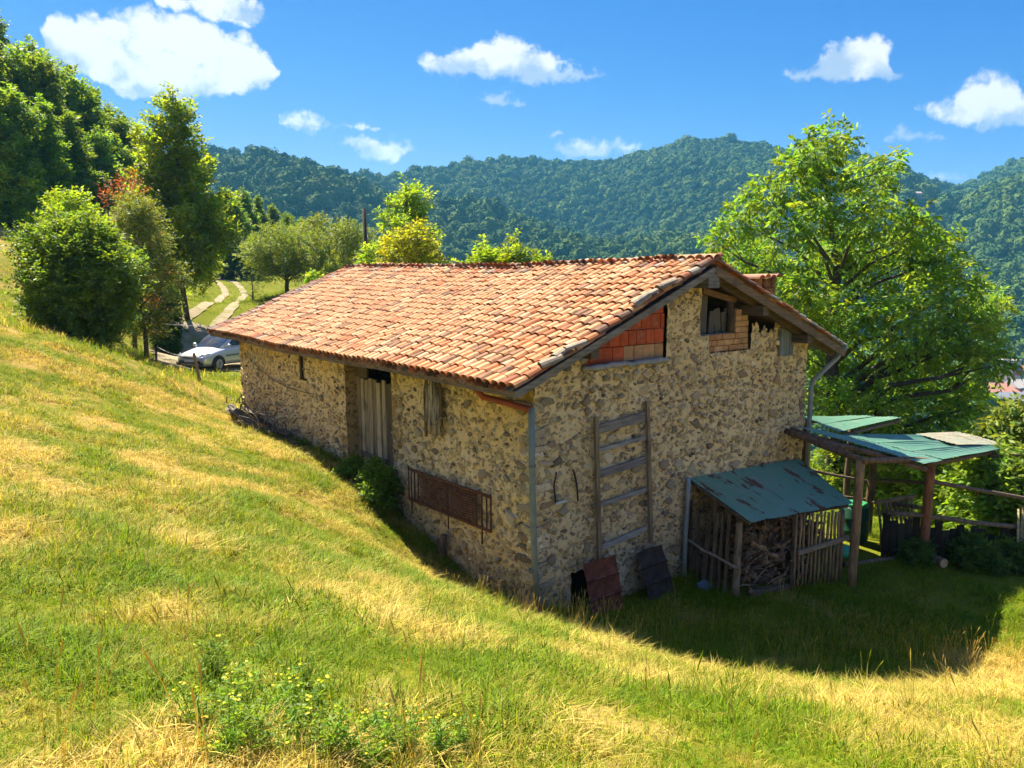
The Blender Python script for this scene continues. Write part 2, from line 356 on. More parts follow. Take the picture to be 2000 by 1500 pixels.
def mortar_mat():
    m, n = new_mat('lime_mortar')
    vec = n.n('ShaderNodeNewGeometry').outputs['Position']
    warp = n.v('ADD', vec, n.v('MULTIPLY', n.v('SUBTRACT', n.n('ShaderNodeTexNoise', {'Vector': vec, 'Scale': 7, 'Detail': 3}).outputs['Color'], (.5, .5, .5)), (.22, .22, .22)))
    a = n.noise(vec, .9, 5, .6); b = n.noise(vec, 6, 6, .65)
    c = n.mix(n.ramp(a, .35, .65), (.78, .57, .28), (.78, .61, .34))
    c = n.mix(n.m('MULTIPLY', n.ramp(b, .48, .66), .5), c, (.58, .41, .19))
    # small rubble showing through the pointing
    sq = n.v('MULTIPLY', warp, (1, 1, 1.5))
    vo = n.n('ShaderNodeTexVoronoi', {'Vector': sq, 'Scale': 8.5}, feature='F1'); ve = n.n('ShaderNodeTexVoronoi', {'Vector': sq, 'Scale': 8.5}, feature='DISTANCE_TO_EDGE').outputs[0]
    pick = n.n('ShaderNodeSeparateColor', {0: vo.outputs['Color']}).outputs
    shown = n.m('MULTIPLY', n.ramp(pick[0], .42, .5), n.ramp(n.m('ADD', ve, n.m('MULTIPLY', n.m('SUBTRACT', b, .5), .35)), .05, .10))
    sc = n.mix(pick[1], (.25, .175, .095), (.52, .39, .20))
    c = n.mix(n.m('MULTIPLY', shown, .85), c, sc)
    crack = n.ramp(n.noise(warp, 19, 5, .7), .60, .67)
    c = n.mix(n.m('MULTIPLY', crack, .7), c, (.13, .095, .06))
    c = n.mix(n.m('MULTIPLY', n.ramp(n.noise(n.v('ADD', vec, (9, 3, 1)), 12, 4, .6), .58, .72), .5), c, (.84, .70, .42))
    c = n.mix(1.0, c, tintcol(n), 'MULTIPLY')
    h = n.m('ADD', n.m('SUBTRACT', n.noise(vec, 16, 8, .68), n.m('MULTIPLY', crack, .5)), n.m('MULTIPLY', shown, .35))
    bp = n.n('ShaderNodeBump', {'Strength': .9, 'Distance': .03, 'Height': h}).outputs[0]
    p = n.n('ShaderNodeBsdfPrincipled', {'Base Color': c, 'Roughness': .95, 'Normal': bp, 'Specular IOR Level': .15})
    finish(n, p.outputs[0]); return m
M['mortar'] = mortar_mat()
def glass_mat(name, col, rough=.06):
    m, n = new_mat(name)
    finish(n, n.n('ShaderNodeBsdfPrincipled', {'Base Color': (*col, 1), 'Roughness': rough, 'Specular IOR Level': .9, 'Coat Weight': .6}).outputs[0]); return m
M['carglass'] = glass_mat('car_glass', (.02, .03, .035))
def paint_mat():
    m, n = new_mat('silver_car_paint')
    finish(n, n.n('ShaderNodeBsdfPrincipled', {'Base Color': (.52, .55, .60, 1), 'Metallic': .45, 'Roughness': .32, 'Coat Weight': .8, 'Coat Roughness': .08}).outputs[0]); return m
M['paint'] = paint_mat()
# ------------------------------------------------------------------ ground
def dryness(x, y):
    x = np.asarray(x, float); y = np.asarray(y, float)
    d = .41+1.8*(fbm(x/.8, y/.8, 21, 4)-.5)+.7*(fbm(x/4.5, y/4.5, 31, 3)-.5)
    d = d+(.10+.9*(fbm(x/.45, y/.45, 27, 2)-.5))*sstep(9, 5, np.hypot(x-CAM[0], y-CAM[1]))
    d = d-.55*sstep(-.3, .6, x)*sstep(-5.2, -3.6, y)*(1-sstep(9, 14, y)*0)*(y < 16)
    d = d-.45*sstep(17, 26, y)*sstep(-3, 4, x)+.7*sstep(42, 50, y)*sstep(5, -1, x)
    d = d+.4*np.exp(-((x-4.6)**2/3+(y+5.4)**2/1.2))+.28*np.exp(-((x+2.6)**2/3+(y-13)**2/5))
    d = d+.22*np.exp(-((x+1.3)**2/.7+(y-6.5)**2/16))
    return np.clip(d, 0, 1)
RUT = np.array([(3.0,24),(3.2,28),(4.0,32.5),(4.9,36.5),(6.3,39.2),(8.6,43.2),(12.0,52),(14.8,59),(16.3,64),(16.9,67),(17.6,72),(18,77.4),(17.5,84)], float)
def _cat(P, n=14):
    Q = np.concatenate([[2*P[0]-P[1]], P, [2*P[-1]-P[-2]]]); out = []
    for i in range(1, len(Q)-2):
        a, b, c, d = Q[i-1], Q[i], Q[i+1], Q[i+2]
        for t in np.linspace(0, 1, n, endpoint=False):
            out.append(.5*((2*b)+(-a+c)*t+(2*a-5*b+4*c-d)*t*t+(-a+3*b-3*c+d)*t**3))
    return np.array(out+[P[-1]])
ROAD = _cat(RUT)
def road_dist(x, y):
    best = np.full(np.shape(x), 99.); side = np.zeros(np.shape(x))
    for i in range(len(ROAD)-1):
        a = ROAD[i]; d = ROAD[i+1]-a; L2 = d@d
        t = np.clip(((x-a[0])*d[0]+(y-a[1])*d[1])/L2, 0, 1)
        r = np.hypot(x-a[0]-t*d[0], y-a[1]-t*d[1]); best = np.minimum(best, r)
    return best
def ground_mat(name, wild=False):
    m, n = new_mat(name)
    vec = n.n('ShaderNodeNewGeometry').outputs['Position']
    dry = n.n('ShaderNodeAttribute', attribute_name='dry').outputs['Fac']
    far = n.n('ShaderNodeAttribute', attribute_name='wood').outputs['Fac']
    k = n.m('ADD', dry, n.m('MULTIPLY', n.m('SUBTRACT', n.noise(vec, 5, 6, .65), .5), .9))
    c = n.mix(n.ramp(k, .15, .85), (.13, .145, .010), (.34, .235, .07))
    c = n.mix(n.m('MULTIPLY', n.ramp(n.noise(vec, 11, 4, .6), .55, .72), .6), c, (.11, .08, .045))
    c = n.mix(far, c, (.02, .04, .015))
    h = n.noise(vec, 14, 6, .65)
    b = n.n('ShaderNodeBump', {'Strength': .7, 'Distance': .06, 'Height': h}).outputs[0]
    finish(n, n.n('ShaderNodeBsdfPrincipled', {'Base Color': c, 'Roughness': 1, 'Normal': b, 'Specular IOR Level': .05}).outputs[0]); return m
M['ground'] = ground_mat('meadow_soil')
def polar(r0, r1, k, fine):
    rr = [r0]
    while rr[-1] < r1: rr.append(rr[-1]*k)
    rr[-1] = r1; rr = np.array(rr)
    half = math.radians(52)
    aa = np.concatenate([np.arange(-half, half, math.radians(fine)), np.linspace(half, 2*math.pi-half, 36)[:-1]])+YAWC
    return rr, aa
def polar_mesh(name, r0, r1, k, fine, hf, mat, centre=False):
    rr, aa = polar(r0, r1, k, fine); na = len(aa); nr = len(rr)
    X = (CAM[0]+rr[:, None]*np.sin(aa)).ravel(); Y = (CAM[1]+rr[:, None]*np.cos(aa)).ravel()
    Z = hf(X, Y); i = np.arange(nr-1)[:, None]; j = np.arange(na)[None]
    F = np.stack([i*na+j, (i+1)*na+j, (i+1)*na+(j+1) % na, i*na+(j+1) % na], -1).reshape(-1, 4)[:, ::-1]
    V = np.stack([X, Y, Z], -1)
    wood = sstep(110, 200, np.hypot(X-CAM[0], Y-CAM[1]))
    return obj(name, mesh_np(name, V, F, mat, smooth=True, attrs={'dry': dryness(X, Y), 'wood': wood}))
g = polar_mesh('ground', .05, 262, 1.024, .5, terr, M['ground']); tag(g, kind='structure')
g = polar_mesh('hills', 258, 2000, 1.03, .7, lambda x, y: hills(x, y)-.3, M['ground']); tag(g, kind='structure')

# dirt track: two wheel ruts laid on the meadow
M['track'] = surface('pale_gravel', col=(.27, .215, .135), rough=1, var=.25, scale=1.5, bump=.5, bscale=12, bdist=.03, stain=(.17, .18, .035), stain_amt=.85, stain_scale=.9, coord='World', stain_lo=.53, stain_hi=.62)
def rut(off, w0, w1, name, i0=0, i1=None):
    P = ROAD[i0:i1]; T = np.gradient(P, axis=0); T /= np.linalg.norm(T, axis=1)[:, None]; Nn = np.stack([T[:, 1], -T[:, 0]], -1)
    ww = np.linspace(w0, w1, len(P)); rows = []
    for k in (-1, -.5, 0, .5, 1):
        q = P+Nn*(off+k*ww/2*(1+.9*(fbm(P[:, 0]*1.6+k, P[:, 1]*1.6, 4)-.5)))[:, None]; rows.append(q)
    Q = np.stack(rows, 1); n_, k_ = Q.shape[:2]; q = Q.reshape(-1, 2)
    V = np.column_stack([q, terr(q[:, 0], q[:, 1])+.05])
    i = np.arange(n_-1)[:, None]; j = np.arange(k_-1)[None]
    F = np.stack([i*k_+j, i*k_+j+1, (i+1)*k_+j+1, (i+1)*k_+j], -1).reshape(-1, 4)
    return tag(obj(name, mesh_np(name, V, F, M['track'], smooth=True)), kind='structure')
rut(-.8, .62, .55, 'path', 50); rut(.8, .62, .55, 'path', 50); rut(-.2, 5.2, 2.6, 'road', 0, 54)

# ------------------------------------------------------------------ scattering
def scatter(name, P, rot, scl, idx, dry, variants, label=None, cat=None, group=None, kind='stuff'):
    me = bpy.data.meshes.new(name); P = np.asarray(P, np.float32)
    me.vertices.add(len(P)); me.vertices.foreach_set('co', P.ravel())
    me.attributes.new('rot', 'FLOAT_VECTOR', 'POINT').data.foreach_set('vector', np.asarray(rot, np.float32).ravel())
    me.attributes.new('scl', 'FLOAT_VECTOR', 'POINT').data.foreach_set('vector', np.asarray(scl, np.float32).ravel())
    me.attributes.new('idx', 'INT', 'POINT').data.foreach_set('value', np.asarray(idx, np.int32))
    me.attributes.new('dry', 'FLOAT', 'POINT').data.foreach_set('value', np.asarray(dry, np.float32))
    o = obj(name, me); tag(o, label, cat, group, kind)
    ng = bpy.data.node_groups.new(name, 'GeometryNodeTree')
    ng.interface.new_socket('Geometry', in_out='INPUT', socket_type='NodeSocketGeometry')
    ng.interface.new_socket('Geometry', in_out='OUTPUT', socket_type='NodeSocketGeometry')
    gi = ng.nodes.new('NodeGroupInput'); go = ng.nodes.new('NodeGroupOutput'); jn = ng.nodes.new('GeometryNodeJoinGeometry')
    def attr(nm, dt):
        a = ng.nodes.new('GeometryNodeInputNamedAttribute'); a.data_type = dt; a.inputs[0].default_value = nm; return a.outputs[0]
    ar, as_, ai = attr('rot', 'FLOAT_VECTOR'), attr('scl', 'FLOAT_VECTOR'), attr('idx', 'INT')
    for k, vo in enumerate(variants):
        ip = ng.nodes.new('GeometryNodeInstanceOnPoints'); oi = ng.nodes.new('GeometryNodeObjectInfo'); oi.inputs[0].default_value = vo
        cp = ng.nodes.new('FunctionNodeCompare'); cp.data_type = 'INT'; cp.operation = 'EQUAL'
        ng.links.new(ai, cp.inputs[2]); cp.inputs[3].default_value = k
        e2r = ng.nodes.new('FunctionNodeEulerToRotation'); ng.links.new(ar, e2r.inputs[0])
        ng.links.new(gi.outputs[0], ip.inputs['Points']); ng.links.new(cp.outputs[0], ip.inputs['Selection'])
        ng.links.new(oi.outputs['Geometry'], ip.inputs['Instance']); ng.links.new(e2r.outputs[0], ip.inputs['Rotation']); ng.links.new(as_, ip.inputs['Scale'])
        ng.links.new(ip.outputs[0], jn.inputs[0])
    ng.links.new(jn.outputs[0], go.inputs[0])
    md = o.modifiers.new('scatter', 'NODES'); md.node_group = ng
    return o
def source(name, me): return bpy.data.objects.new(name, me)

# ------------------------------------------------------------------ far wooded hills
import bmesh
def lumpy(seed, squash=.9, sub=2):
    bm = bmesh.new(); bmesh.ops.create_icosphere(bm, subdivisions=sub, radius=1)
    V = np.array([v.co[:] for v in bm.verts]); F = [tuple(v.index for v in f.verts) for f in bm.faces]; bm.free()
    r = np.random.default_rng(seed); D = r.normal(size=(14, 3)); D /= np.linalg.norm(D, axis=1)[:, None]
    D2 = r.normal(size=(60, 3)); D2 /= np.linalg.norm(D2, axis=1)[:, None]
    k = np.max(V@D.T, axis=1); k2 = np.max(V@D2.T, axis=1); V = V*(.62+.40*np.clip((k-.6)/.4, 0, 1)+.20*np.clip((k2-.85)/.15, 0, 1))[:, None]*(1+r.uniform(-.05, .05, (len(V), 1)))
    V[:, 2] *= squash
    return V, np.array(F)
def farleaf():
    m, n = new_mat('distant_foliage')
    vec = n.n('ShaderNodeNewGeometry').outputs['Position']; r = n.n('ShaderNodeObjectInfo').outputs['Random']
    c = n.mix(r, (.038, .105, .026), (.15, .225, .036))
    c = n.mix(n.m('MULTIPLY', n.ramp(n.noise(vec, .012, 3), .4, .65), .5), c, (.05, .125, .03))
    c = n.mix(n.m('MULTIPLY', n.ramp(n.noise(vec, .02, 3, .6), .55, .68), .55), c, (.16, .21, .035))
    k = n.m('ADD', .6, n.m('MULTIPLY', n.noise(vec, .7, 4, .7), .8))
    c = n.v('MULTIPLY', c, n.n('ShaderNodeCombineXYZ', {0: k, 1: k, 2: k}).outputs[0])
    b = n.n('ShaderNodeBump', {'Strength': 1, 'Distance': 1.2, 'Height': n.noise(vec, .8, 5, .7)}).outputs[0]
    finish(n, n.n('ShaderNodeBsdfPrincipled', {'Base Color': c, 'Roughness': .9, 'Specular IOR Level': .1, 'Normal': b}).outputs[0]); return m
M['farleaf'] = farleaf()
fv = []
for k in range(6):   # crowns: a lumpy core wrapped in leafy sprays
    V, F = lumpy(k+3, (.8, .9, .85, 1.0, 1.35, 1.2)[k], 2); gk = np.random.default_rng(k); nq = 420
    ci = gk.integers(0, len(F), nq); bc = gk.dirichlet((1, 1, 1), nq); p_ = (V[F[ci]]*bc[..., None]).sum(1); nn = p_/(np.linalg.norm(p_, axis=1)[:, None]+1e-9); p_ = p_*gk.uniform(.92, 1.22, (nq, 1))
    a_ = np.cross(nn, gk.normal(size=(nq, 3))); a_ /= np.linalg.norm(a_, axis=1)[:, None]+1e-9; b_ = np.cross(nn, a_)+gk.normal(size=(nq, 3))*.5; s_ = gk.uniform(.10, .24, (nq, 1))
    Q = np.stack([p_-a_*s_, p_-b_*s_*.7, p_+a_*s_, p_+b_*s_*.7], 1).reshape(-1, 3)
    Fq = [tuple(f) for f in F.tolist()]+[(len(V)+4*i, len(V)+4*i+1, len(V)+4*i+2, len(V)+4*i+3) for i in range(nq)]
    fv.append(source('far_crown', mesh_np('far_crown', np.concatenate([V*.94, Q]), Fq, M['farleaf'])))
nT = 105000
a = rng.uniform(-math.radians(46), math.radians(46), nT)+YAWC; r = np.sqrt(rng.uniform(215**2, 1450**2, nT))
hx = CAM[0]+r*np.sin(a); hy = CAM[1]+r*np.cos(a); hz = hills(hx, hy)
azr = a-YAWC; Rr = 900+160*np.sin(azr*5+.6)+420*sstep(.42, .56, azr)
keep = r < Rr+60
hx, hy, hz = hx[keep], hy[keep], hz[keep]; nT = len(hx)
sz = np.clip(rng.lognormal(1.0, .40, nT), 1.2, 7)*(.7+.65*fbm(hx/70, hy/70, 55, 2))*(1-.25*(rng.random(nT) < .3))
vil = [at(1968, 748, 372), at(1989, 752, 376), at(1960, 778, 350), at(1993, 770, 354), at(1984, 793, 338), at(1975, 800, 326), at(1985, 775, 362)]
kv = np.min([np.hypot(hx-q[0], hy-q[1]) for q in vil], axis=0) > 8
hx, hy, hz, sz = hx[kv], hy[kv], hz[kv], sz[kv]; nT = len(hx)
scatter('forest', np.column_stack([hx, hy, hz+sz*.45]), np.column_stack([np.zeros(nT), np.zeros(nT), rng.uniform(0, 6.3, nT)]), np.column_stack([sz, sz, sz*rng.uniform(.85, 1.35, nT)]),
        rng.choice(6, nT, p=[.22, .2, .2, .18, .10, .10]), np.zeros(nT), fv, 'dense broadleaf wood covering the far hills', 'forest')
# ------------------------------------------------------------------ stone house
W_, L_ = 7.5, 13.6                      # gable width, length of the long wall
OV, FV = .70, .46                       # eave and verge overhang
ZE, ZR, XR = 3.81, 5.59, 3.75           # tile height at the eave and at the ridge
SL = (ZR-ZE)/(XR+OV)
def roofz(x): return ZE+SL*(XR+OV-np.abs(np.asarray(x, float)-XR))
house = thing('stone_house', (0, 0, 0), 'old rubble stone farmhouse with a low terracotta tiled roof', 'house')
def wall_grid(name, to3, nrm, u0, u1, v0, top, holes, res, tintf=None, stones=()):
    nu = int((u1-u0)/res)+1; nv = int(6.1/res)
    us = np.linspace(u0, u1, nu); t = np.linspace(0, 1, nv)
    U, T = np.meshgrid(us, t, indexing='ij'); TOP = top(U); Vv = v0+(TOP-v0)*T
    edge = np.minimum(np.minimum(U-u0, u1-U), .4)/.4
    d = ((fbm(U*2.2, Vv*2.2, 41, 3)-.5)*.07+(fbm(U*8, Vv*8, 51, 3)-.5)*.055)
    for (su, sv, sa, sb, so, _) in stones:
        i0, i1 = np.searchsorted(us, [su-sa*1.6, su+sa*1.6])
        if i1 <= i0: continue
        du, dv = U[i0:i1]-su, Vv[i0:i1]-sv; sg = -1 if name == 'long_wall' else 1; c_, s_ = math.cos(so), math.sin(so)*sg
        r_ = np.hypot((du*c_+dv*s_)/sa, (-du*s_+dv*c_)/sb); d[i0:i1] -= .018*np.exp(-((r_-1.02)/.22)**2)
    P = to3(U, Vv)+np.asarray(nrm)*d[..., None]
    i, j = np.meshgrid(np.arange(nu-1), np.arange(nv-1), indexing='ij')
    cu = (U[:-1, :-1]+U[1:, 1:])/2; cv = (Vv[:-1, :-1]+Vv[1:, 1:])/2
    ok = np.ones(cu.shape, bool)
    for h in holes: ok &= ~h(cu, cv)
    i, j = i[ok], j[ok]
    F = np.stack([i*nv+j, (i+1)*nv+j, (i+1)*nv+j+1, i*nv+j+1], -1)
    tint = None
    if tintf is not None: tint = tintf(U, Vv).reshape(-1, 3)
    return obj(name, mesh_np(name, P.reshape(-1, 3), F, M['mortar'], tint, smooth=True), house)
rect = lambda a, b, c, d: (lambda u, v: (u > a) & (u < b) & (v > c) & (v < d))
soffit = lambda x: roofz(x)-.20
# openings
DOOR = (4.55, 6.66, -1, 3.52)
long_holes = [rect(*DOOR)]
BRK = lambda u, v: (u > 1.0) & (u < 3.03) & (v > 3.84)
WIN = lambda u, v: (u > 3.95) & (u < 5.1) & (v > 4.19) & (v < 5.2)
TAN = lambda u, v: (u > 4.2) & (u < 5.5) & (v > 3.85) & ((v < 4.62) | (u < 5.06))
GAP = lambda u, v: (u > 5.06) & (u < 5.75) & (v > 4.62)
GAP2 = lambda u, v: (u > 5.5) & (u < 6.3) & (v > roofz(u)-.50-.05*np.sin(u*9)-.08*np.sin(u*23))
H1 = rect(.80, 1.25, -1.5, .40); H2 = rect(2.2, 2.6, -1.5, .1)
gable_holes = [BRK, WIN, TAN, GAP, GAP2, H1]
def tint_long(U, V):
    k = .88+.3*fbm(U*.5, V*.5, 61, 3); warm = sstep(2.0, 3.6, V)*sstep(.45, .62, fbm(U*.8, V*.6, 66, 3))
    c = np.stack([k*(1+.10*warm), k*(1-.02*warm), k*(1-.30*warm)], -1)
    foot_dark = sstep(.9, .0, V)*.4; return c*(1-foot_dark)[..., None]  # darker towards the foot of the wall
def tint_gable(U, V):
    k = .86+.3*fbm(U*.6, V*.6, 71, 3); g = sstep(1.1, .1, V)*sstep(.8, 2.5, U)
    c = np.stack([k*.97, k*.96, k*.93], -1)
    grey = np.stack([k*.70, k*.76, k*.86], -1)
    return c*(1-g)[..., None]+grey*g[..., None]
def throw_stones(u0, u1, v0, v1, inside, n_try, seed, size, dens):
    r_ = np.random.default_rng(seed); out = []; grid = {}
    for _ in range(n_try):
        u, v = r_.uniform(u0, u1), r_.uniform(v0, v1)
        s_ = size[0]*(size[1]/size[0])**(r_.random()**1.7)
        if r_.random() > dens(u, v): continue
        asp = r_.uniform(1.0, 2.1); a_, b_ = s_*math.sqrt(asp), s_/math.sqrt(asp)
        if not inside(u, v, a_): continue
        cell = (int(u/.4), int(v/.4)); clash = False
        for du in (-1, 0, 1):
            for dv in (-1, 0, 1):
                for (x, y, q) in grid.get((cell[0]+du, cell[1]+dv), ()):
                    if math.hypot((x-u)*.85, (y-v)*1.1) < (q+s_)*1.02: clash = True
        if clash: continue
        grid.setdefault(cell, []).append((u, v, s_)); out.append((u, v, a_, b_, r_.normal(0, .35), s_))
    return out
def free(holes, umax, topf):
    def f(u, v, a_):
        if u < a_*.3 or u > umax-a_*.3 or v > topf(u)-.06: return False
        for du in (-a_, 0, a_):
            for dv in (-a_*.7, a_*.7):
                for h in holes:
                    if h(np.array(u+du), np.array(v+dv)): return False
        return True
    return f
ls = throw_stones(0, L_, -.5, 3.8, free(long_holes, L_, lambda u: 3.9), 8000, 5, (.026, .14), lambda u, v: np.clip(.35+.75*(float(fbm(u*.9, v*.9, 81, 2))-.35)*2-.45*float(sstep(2.1, 3.1, v))+.35*float(sstep(.9, .2, v)), .10, 1))
gs = throw_stones(0, W_, -.9, 5.3, free(gable_holes, W_, lambda u: float(soffit(u))), 8000, 6, (.028, .15), lambda u, v: np.clip(.55+.7*(float(fbm(u*.8, v*.8, 91, 2))-.4)*2, .2, 1))
for kk in range(26):   # quoins of the near corner, big worn blocks
    z_ = -.5+kk*.165+random.uniform(-.03, .03)
    ls.append((random.uniform(.14, .3), z_, random.uniform(.16, .27), random.uniform(.07, .10), random.uniform(-.15, .15), .14))
    if kk % 2 and z_ < 3.5: gs.append((random.uniform(.2, .4), z_+.05, random.uniform(.15, .26), random.uniform(.065, .09), random.uniform(-.15, .15), .14))
for kk in range(24):   # heavier footing stones
    gs.append((random.uniform(3.0, 7.2), random.uniform(-.6, .5), random.uniform(.12, .2), random.uniform(.09, .13), random.uniform(-.3, .3), .15))
lw = wall_grid('long_wall', lambda U, V: np.stack([0*U, U, V], -1), (-1, 0, 0), 0, L_, -.9, lambda U: 0*U+3.93, long_holes, .032, tint_long, ls)
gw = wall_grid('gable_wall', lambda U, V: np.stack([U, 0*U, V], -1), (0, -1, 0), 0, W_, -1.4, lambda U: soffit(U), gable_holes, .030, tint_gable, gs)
b = MB()   # the two walls on the far side and the recesses' cheeks
b.box((W_-.25, L_/2, 1.6), (.5, L_-.1, 4.9)); b.build('back_wall', M['mortar'], house)
b = MB(); b.add([(0.02, L_, -.5), (W_, L_, -.5), (W_, L_, 3.9), (XR, L_, 5.35), (0.02, L_, 3.9)], [(4, 3, 2, 1, 0)]); b.build('end_wall', M['mortar'], house)
b = MB()
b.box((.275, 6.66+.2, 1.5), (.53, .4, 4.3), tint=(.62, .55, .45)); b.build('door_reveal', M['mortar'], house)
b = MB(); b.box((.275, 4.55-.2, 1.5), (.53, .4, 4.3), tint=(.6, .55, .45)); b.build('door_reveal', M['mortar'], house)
b = MB(); b.box((.24, 5.6, 3.64), (.44, 2.6, .22), tint=(.11, .075, .045)); b.build('lintel', M['woodx'], house)
# rafters' end board over the doorway: only the far half is closed
b = MB(); b.box((.27, 6.38, 3.3), (.05, .6, .42), tint=(.13, .095, .06)); b.build('transom_board', M['wood'], house)
# --- stones
stone_meshes = []
for k in range(18):
    r_ = np.random.default_rng(100+k); n_ = r_.integers(6, 9); an = np.sort(np.arange(n_)*2*math.pi/n_+r_.uniform(-.36, .36, n_)); ra = r_.uniform(.55, 1.2, n_)
    ring = np.stack([np.cos(an)*ra, np.sin(an)*ra], -1); V = []; F = []
    for s_, h_ in ((1.0, -1.2), (.95, .5), (.80, 1.0)):
        V += [(x*s_, y*s_, h_+r_.uniform(-.12, .12)) for x, y in ring]
    V.append((0, 0, 1.02+r_.uniform(-.1, .15)))
    for a_ in range(2): F += [(a_*n_+i, a_*n_+(i+1) % n_, (a_+1)*n_+(i+1) % n_, (a_+1)*n_+i) for i in range(n_)]
    F += [(2*n_+i, 2*n_+(i+1) % n_, 3*n_) for i in range(n_)]
    stone_meshes.append((np.array(V), F, mesh_np('stone', V, F, M['stone'])))
STONE_COL = np.array([(.24, .185, .12), (.33, .26, .17), (.42, .33, .215), (.45, .31, .165), (.53, .42, .26), (.34, .23, .13), (.60, .49, .32), (.16, .13, .095)])
STONE_P = np.array([.16, .19, .17, .13, .13, .08, .09, .05])
def place_stones(lst, wall, long_):
    lst = [q for q in lst if q[0] > .2]
    recs = []
    for (u, v, a_, b_, ro, s_) in lst:
        if wall is lw: p = np.array([0, u, v])
        else: p = np.array([u, 0, v])
        recs.append((s_/np.linalg.norm(p-CAM), u, v, a_, b_, ro, p))
    recs.sort(key=lambda q: -q[0]); mb = MB(); n_ind = 0
    for q in recs:
        _, u, v, a_, b_, ro, p = q; k = int(rng.integers(18)); d_ = rng.uniform(.016, .042)
        ex = np.array([0, -1, 0.]) if long_ else np.array([1., 0, 0]); nz = np.array([-1., 0, 0]) if long_ else np.array([0, -1., 0]); ez = np.array([0, 0, 1.])
        x_ = ex*math.cos(ro)+ez*math.sin(ro); y_ = -ex*math.sin(ro)+ez*math.cos(ro)
        col = STONE_COL[rng.choice(8, p=STONE_P)]*rng.uniform(.8, 1.35)
        off = nz*rng.uniform(-.014, .012)
        if n_ind < 150:
            R = np.stack([x_*a_, y_*b_, nz*d_], 1)
            o = obj('stone', stone_meshes[k][2], wall, color=col)
            o.matrix_local = Matrix([[*R[0], (p+off)[0]], [*R[1], (p+off)[1]], [*R[2], (p+off)[2]], [0, 0, 0, 1]]); n_ind += 1
        else:
            V = stone_meshes[k][0]; mb.add(p+off+V[:, :1]*a_*x_+V[:, 1:2]*b_*y_+V[:, 2:]*d_*nz, stone_meshes[k][1], col)
    tag(mb.build('small_stones', M['stone'], wall), kind='stuff')
place_stones(ls, lw, True); place_stones(gs, gw, False)

# corner stones: rough blocks bonded round the near corner
z_ = -.35; kq = 0
while z_ < 3.35:
    hq = random.uniform(.13, .25) if z_ < 1.2 else random.uniform(.09, .17)
    if z_ > 1.3 and random.random() < .35: z_ += hq; kq += 1; continue
    lx, ly = (random.uniform(.30, .46), random.uniform(.16, .24)) if kq % 2 else (random.uniform(.16, .24), random.uniform(.30, .46))
    b = MB(); pr = random.uniform(.012, .035); nn = 3
    b.box((lx/2-pr, ly/2-pr, z_+hq/2), (lx, ly, hq-random.uniform(.015, .03)), tint=STONE_COL[rng.choice(8, p=STONE_P)]*rng.uniform(1.0, 1.35), jit=.018)
    b.build('corner_stone', M['stone'], gw if kq % 2 else lw); z_ += hq; kq += 1
# --- red hollow brick infill under the left rake, tan bricks round the hatch
inf = obj('red_brick_infill', None, house); inf['label'] = 'bright red hollow brick infill under the rake'
bk = MB(); bk.add([(x_, y_, z_) for y_ in (.16, .36) for x_, z_ in ((.97, 3.75), (3.06, 3.75), (3.06, float(soffit(3.06))-.01), (.97, float(soffit(.97))-.01))], [(0, 1, 2, 3), (7, 6, 5, 4), (0, 4, 5, 1), (1, 5, 6, 2), (2, 6, 7, 3), (3, 7, 4, 0)], (.5, .5, .5)); bk.build('mortar_bed', M['concrete'], inf)
bb = MB(); bb.box((0, 0, 0), (1, 1, 1)); bm_brick = bb.mesh('brick', M['brick'])
def clipped_brick(x0, x1, z0, z1, y, col, parent, topf, depth=.12):
    t0, t1 = topf(x0)-.015, topf(x1)-.015
    if z0 >= max(t0, t1)-.02: return
    a_, b_ = min(z1, t0), min(z1, t1)
    if a_ < z0+.015 and b_ < z0+.015: return
    if a_ < z0: x0 = x0+(x1-x0)*(z0-a_)/(b_-a_+1e-6); a_ = z0+.004
    if b_ < z0: x1 = x0+(x1-x0)*(a_-z0)/(a_-b_+1e-6); b_ = z0+.004
    j = rng.uniform(-.004, .004, 4); y0 = y+rng.uniform(-.008, .008)
    V = [(x0, y0, z0), (x1, y0, z0), (x1, y0, b_), (x0, y0, a_), (x0, y0+depth, z0), (x1, y0+depth, z0), (x1, y0+depth, b_), (x0, y0+depth, a_)]
    me = mesh_np('brick', V, [(0, 1, 2, 3), (5, 4, 7, 6), (4, 0, 3, 7), (1, 5, 6, 2), (3, 2, 6, 7), (4, 5, 1, 0)], M['brick'])
    obj('brick', me, parent, color=col)
def redcol(row, x):
    if row == 0 and x > 1.75 and random.random() < .75: return np.array(random.choice([(.50, .27, .12), (.46, .25, .12), (.52, .30, .15)]))*random.uniform(.9, 1.1)
    return np.array((.46, .085, .028))*random.uniform(.78, 1.15)
for row in range(5):
    x = 1.03-(.1 if row % 2 else 0); z0 = 3.87+row*.262
    while x < 3.0:
        wd = random.choice([.235, .25, .265, .2]); x0, x1 = max(x, 1.02), min(x+wd-.012, 3.015)
        if x1-x0 > .05: clipped_brick(x0, x1, z0, z0+.248, .055, redcol(row, x), inf, lambda q: float(soffit(q)))
        x += wd
b = MB(); P = [(x_, -.03+random.uniform(-.02, .01), 3.83+random.uniform(-.015, .015)) for x_ in np.linspace(1.0, 3.04, 14)]
b.tube(P, [.045+.015*random.random() for _ in P], 6, (.30, .29, .28), wob=.3); b.build('mortar_smear', M['concrete'], inf, smooth=True)
inf2 = obj('tan_brick_infill', None, house); inf2['label'] = 'tan brick infill round the loft hatch'
bk = MB(); bk.box((4.86, .24, 4.02), (1.3, .2, .34), tint=(.55, .5, .42)); bk.box((5.29, .24, 4.4), (.44, .2, .5), tint=(.55, .5, .42)); bk.build('mortar_bed', M['concrete'], inf2)
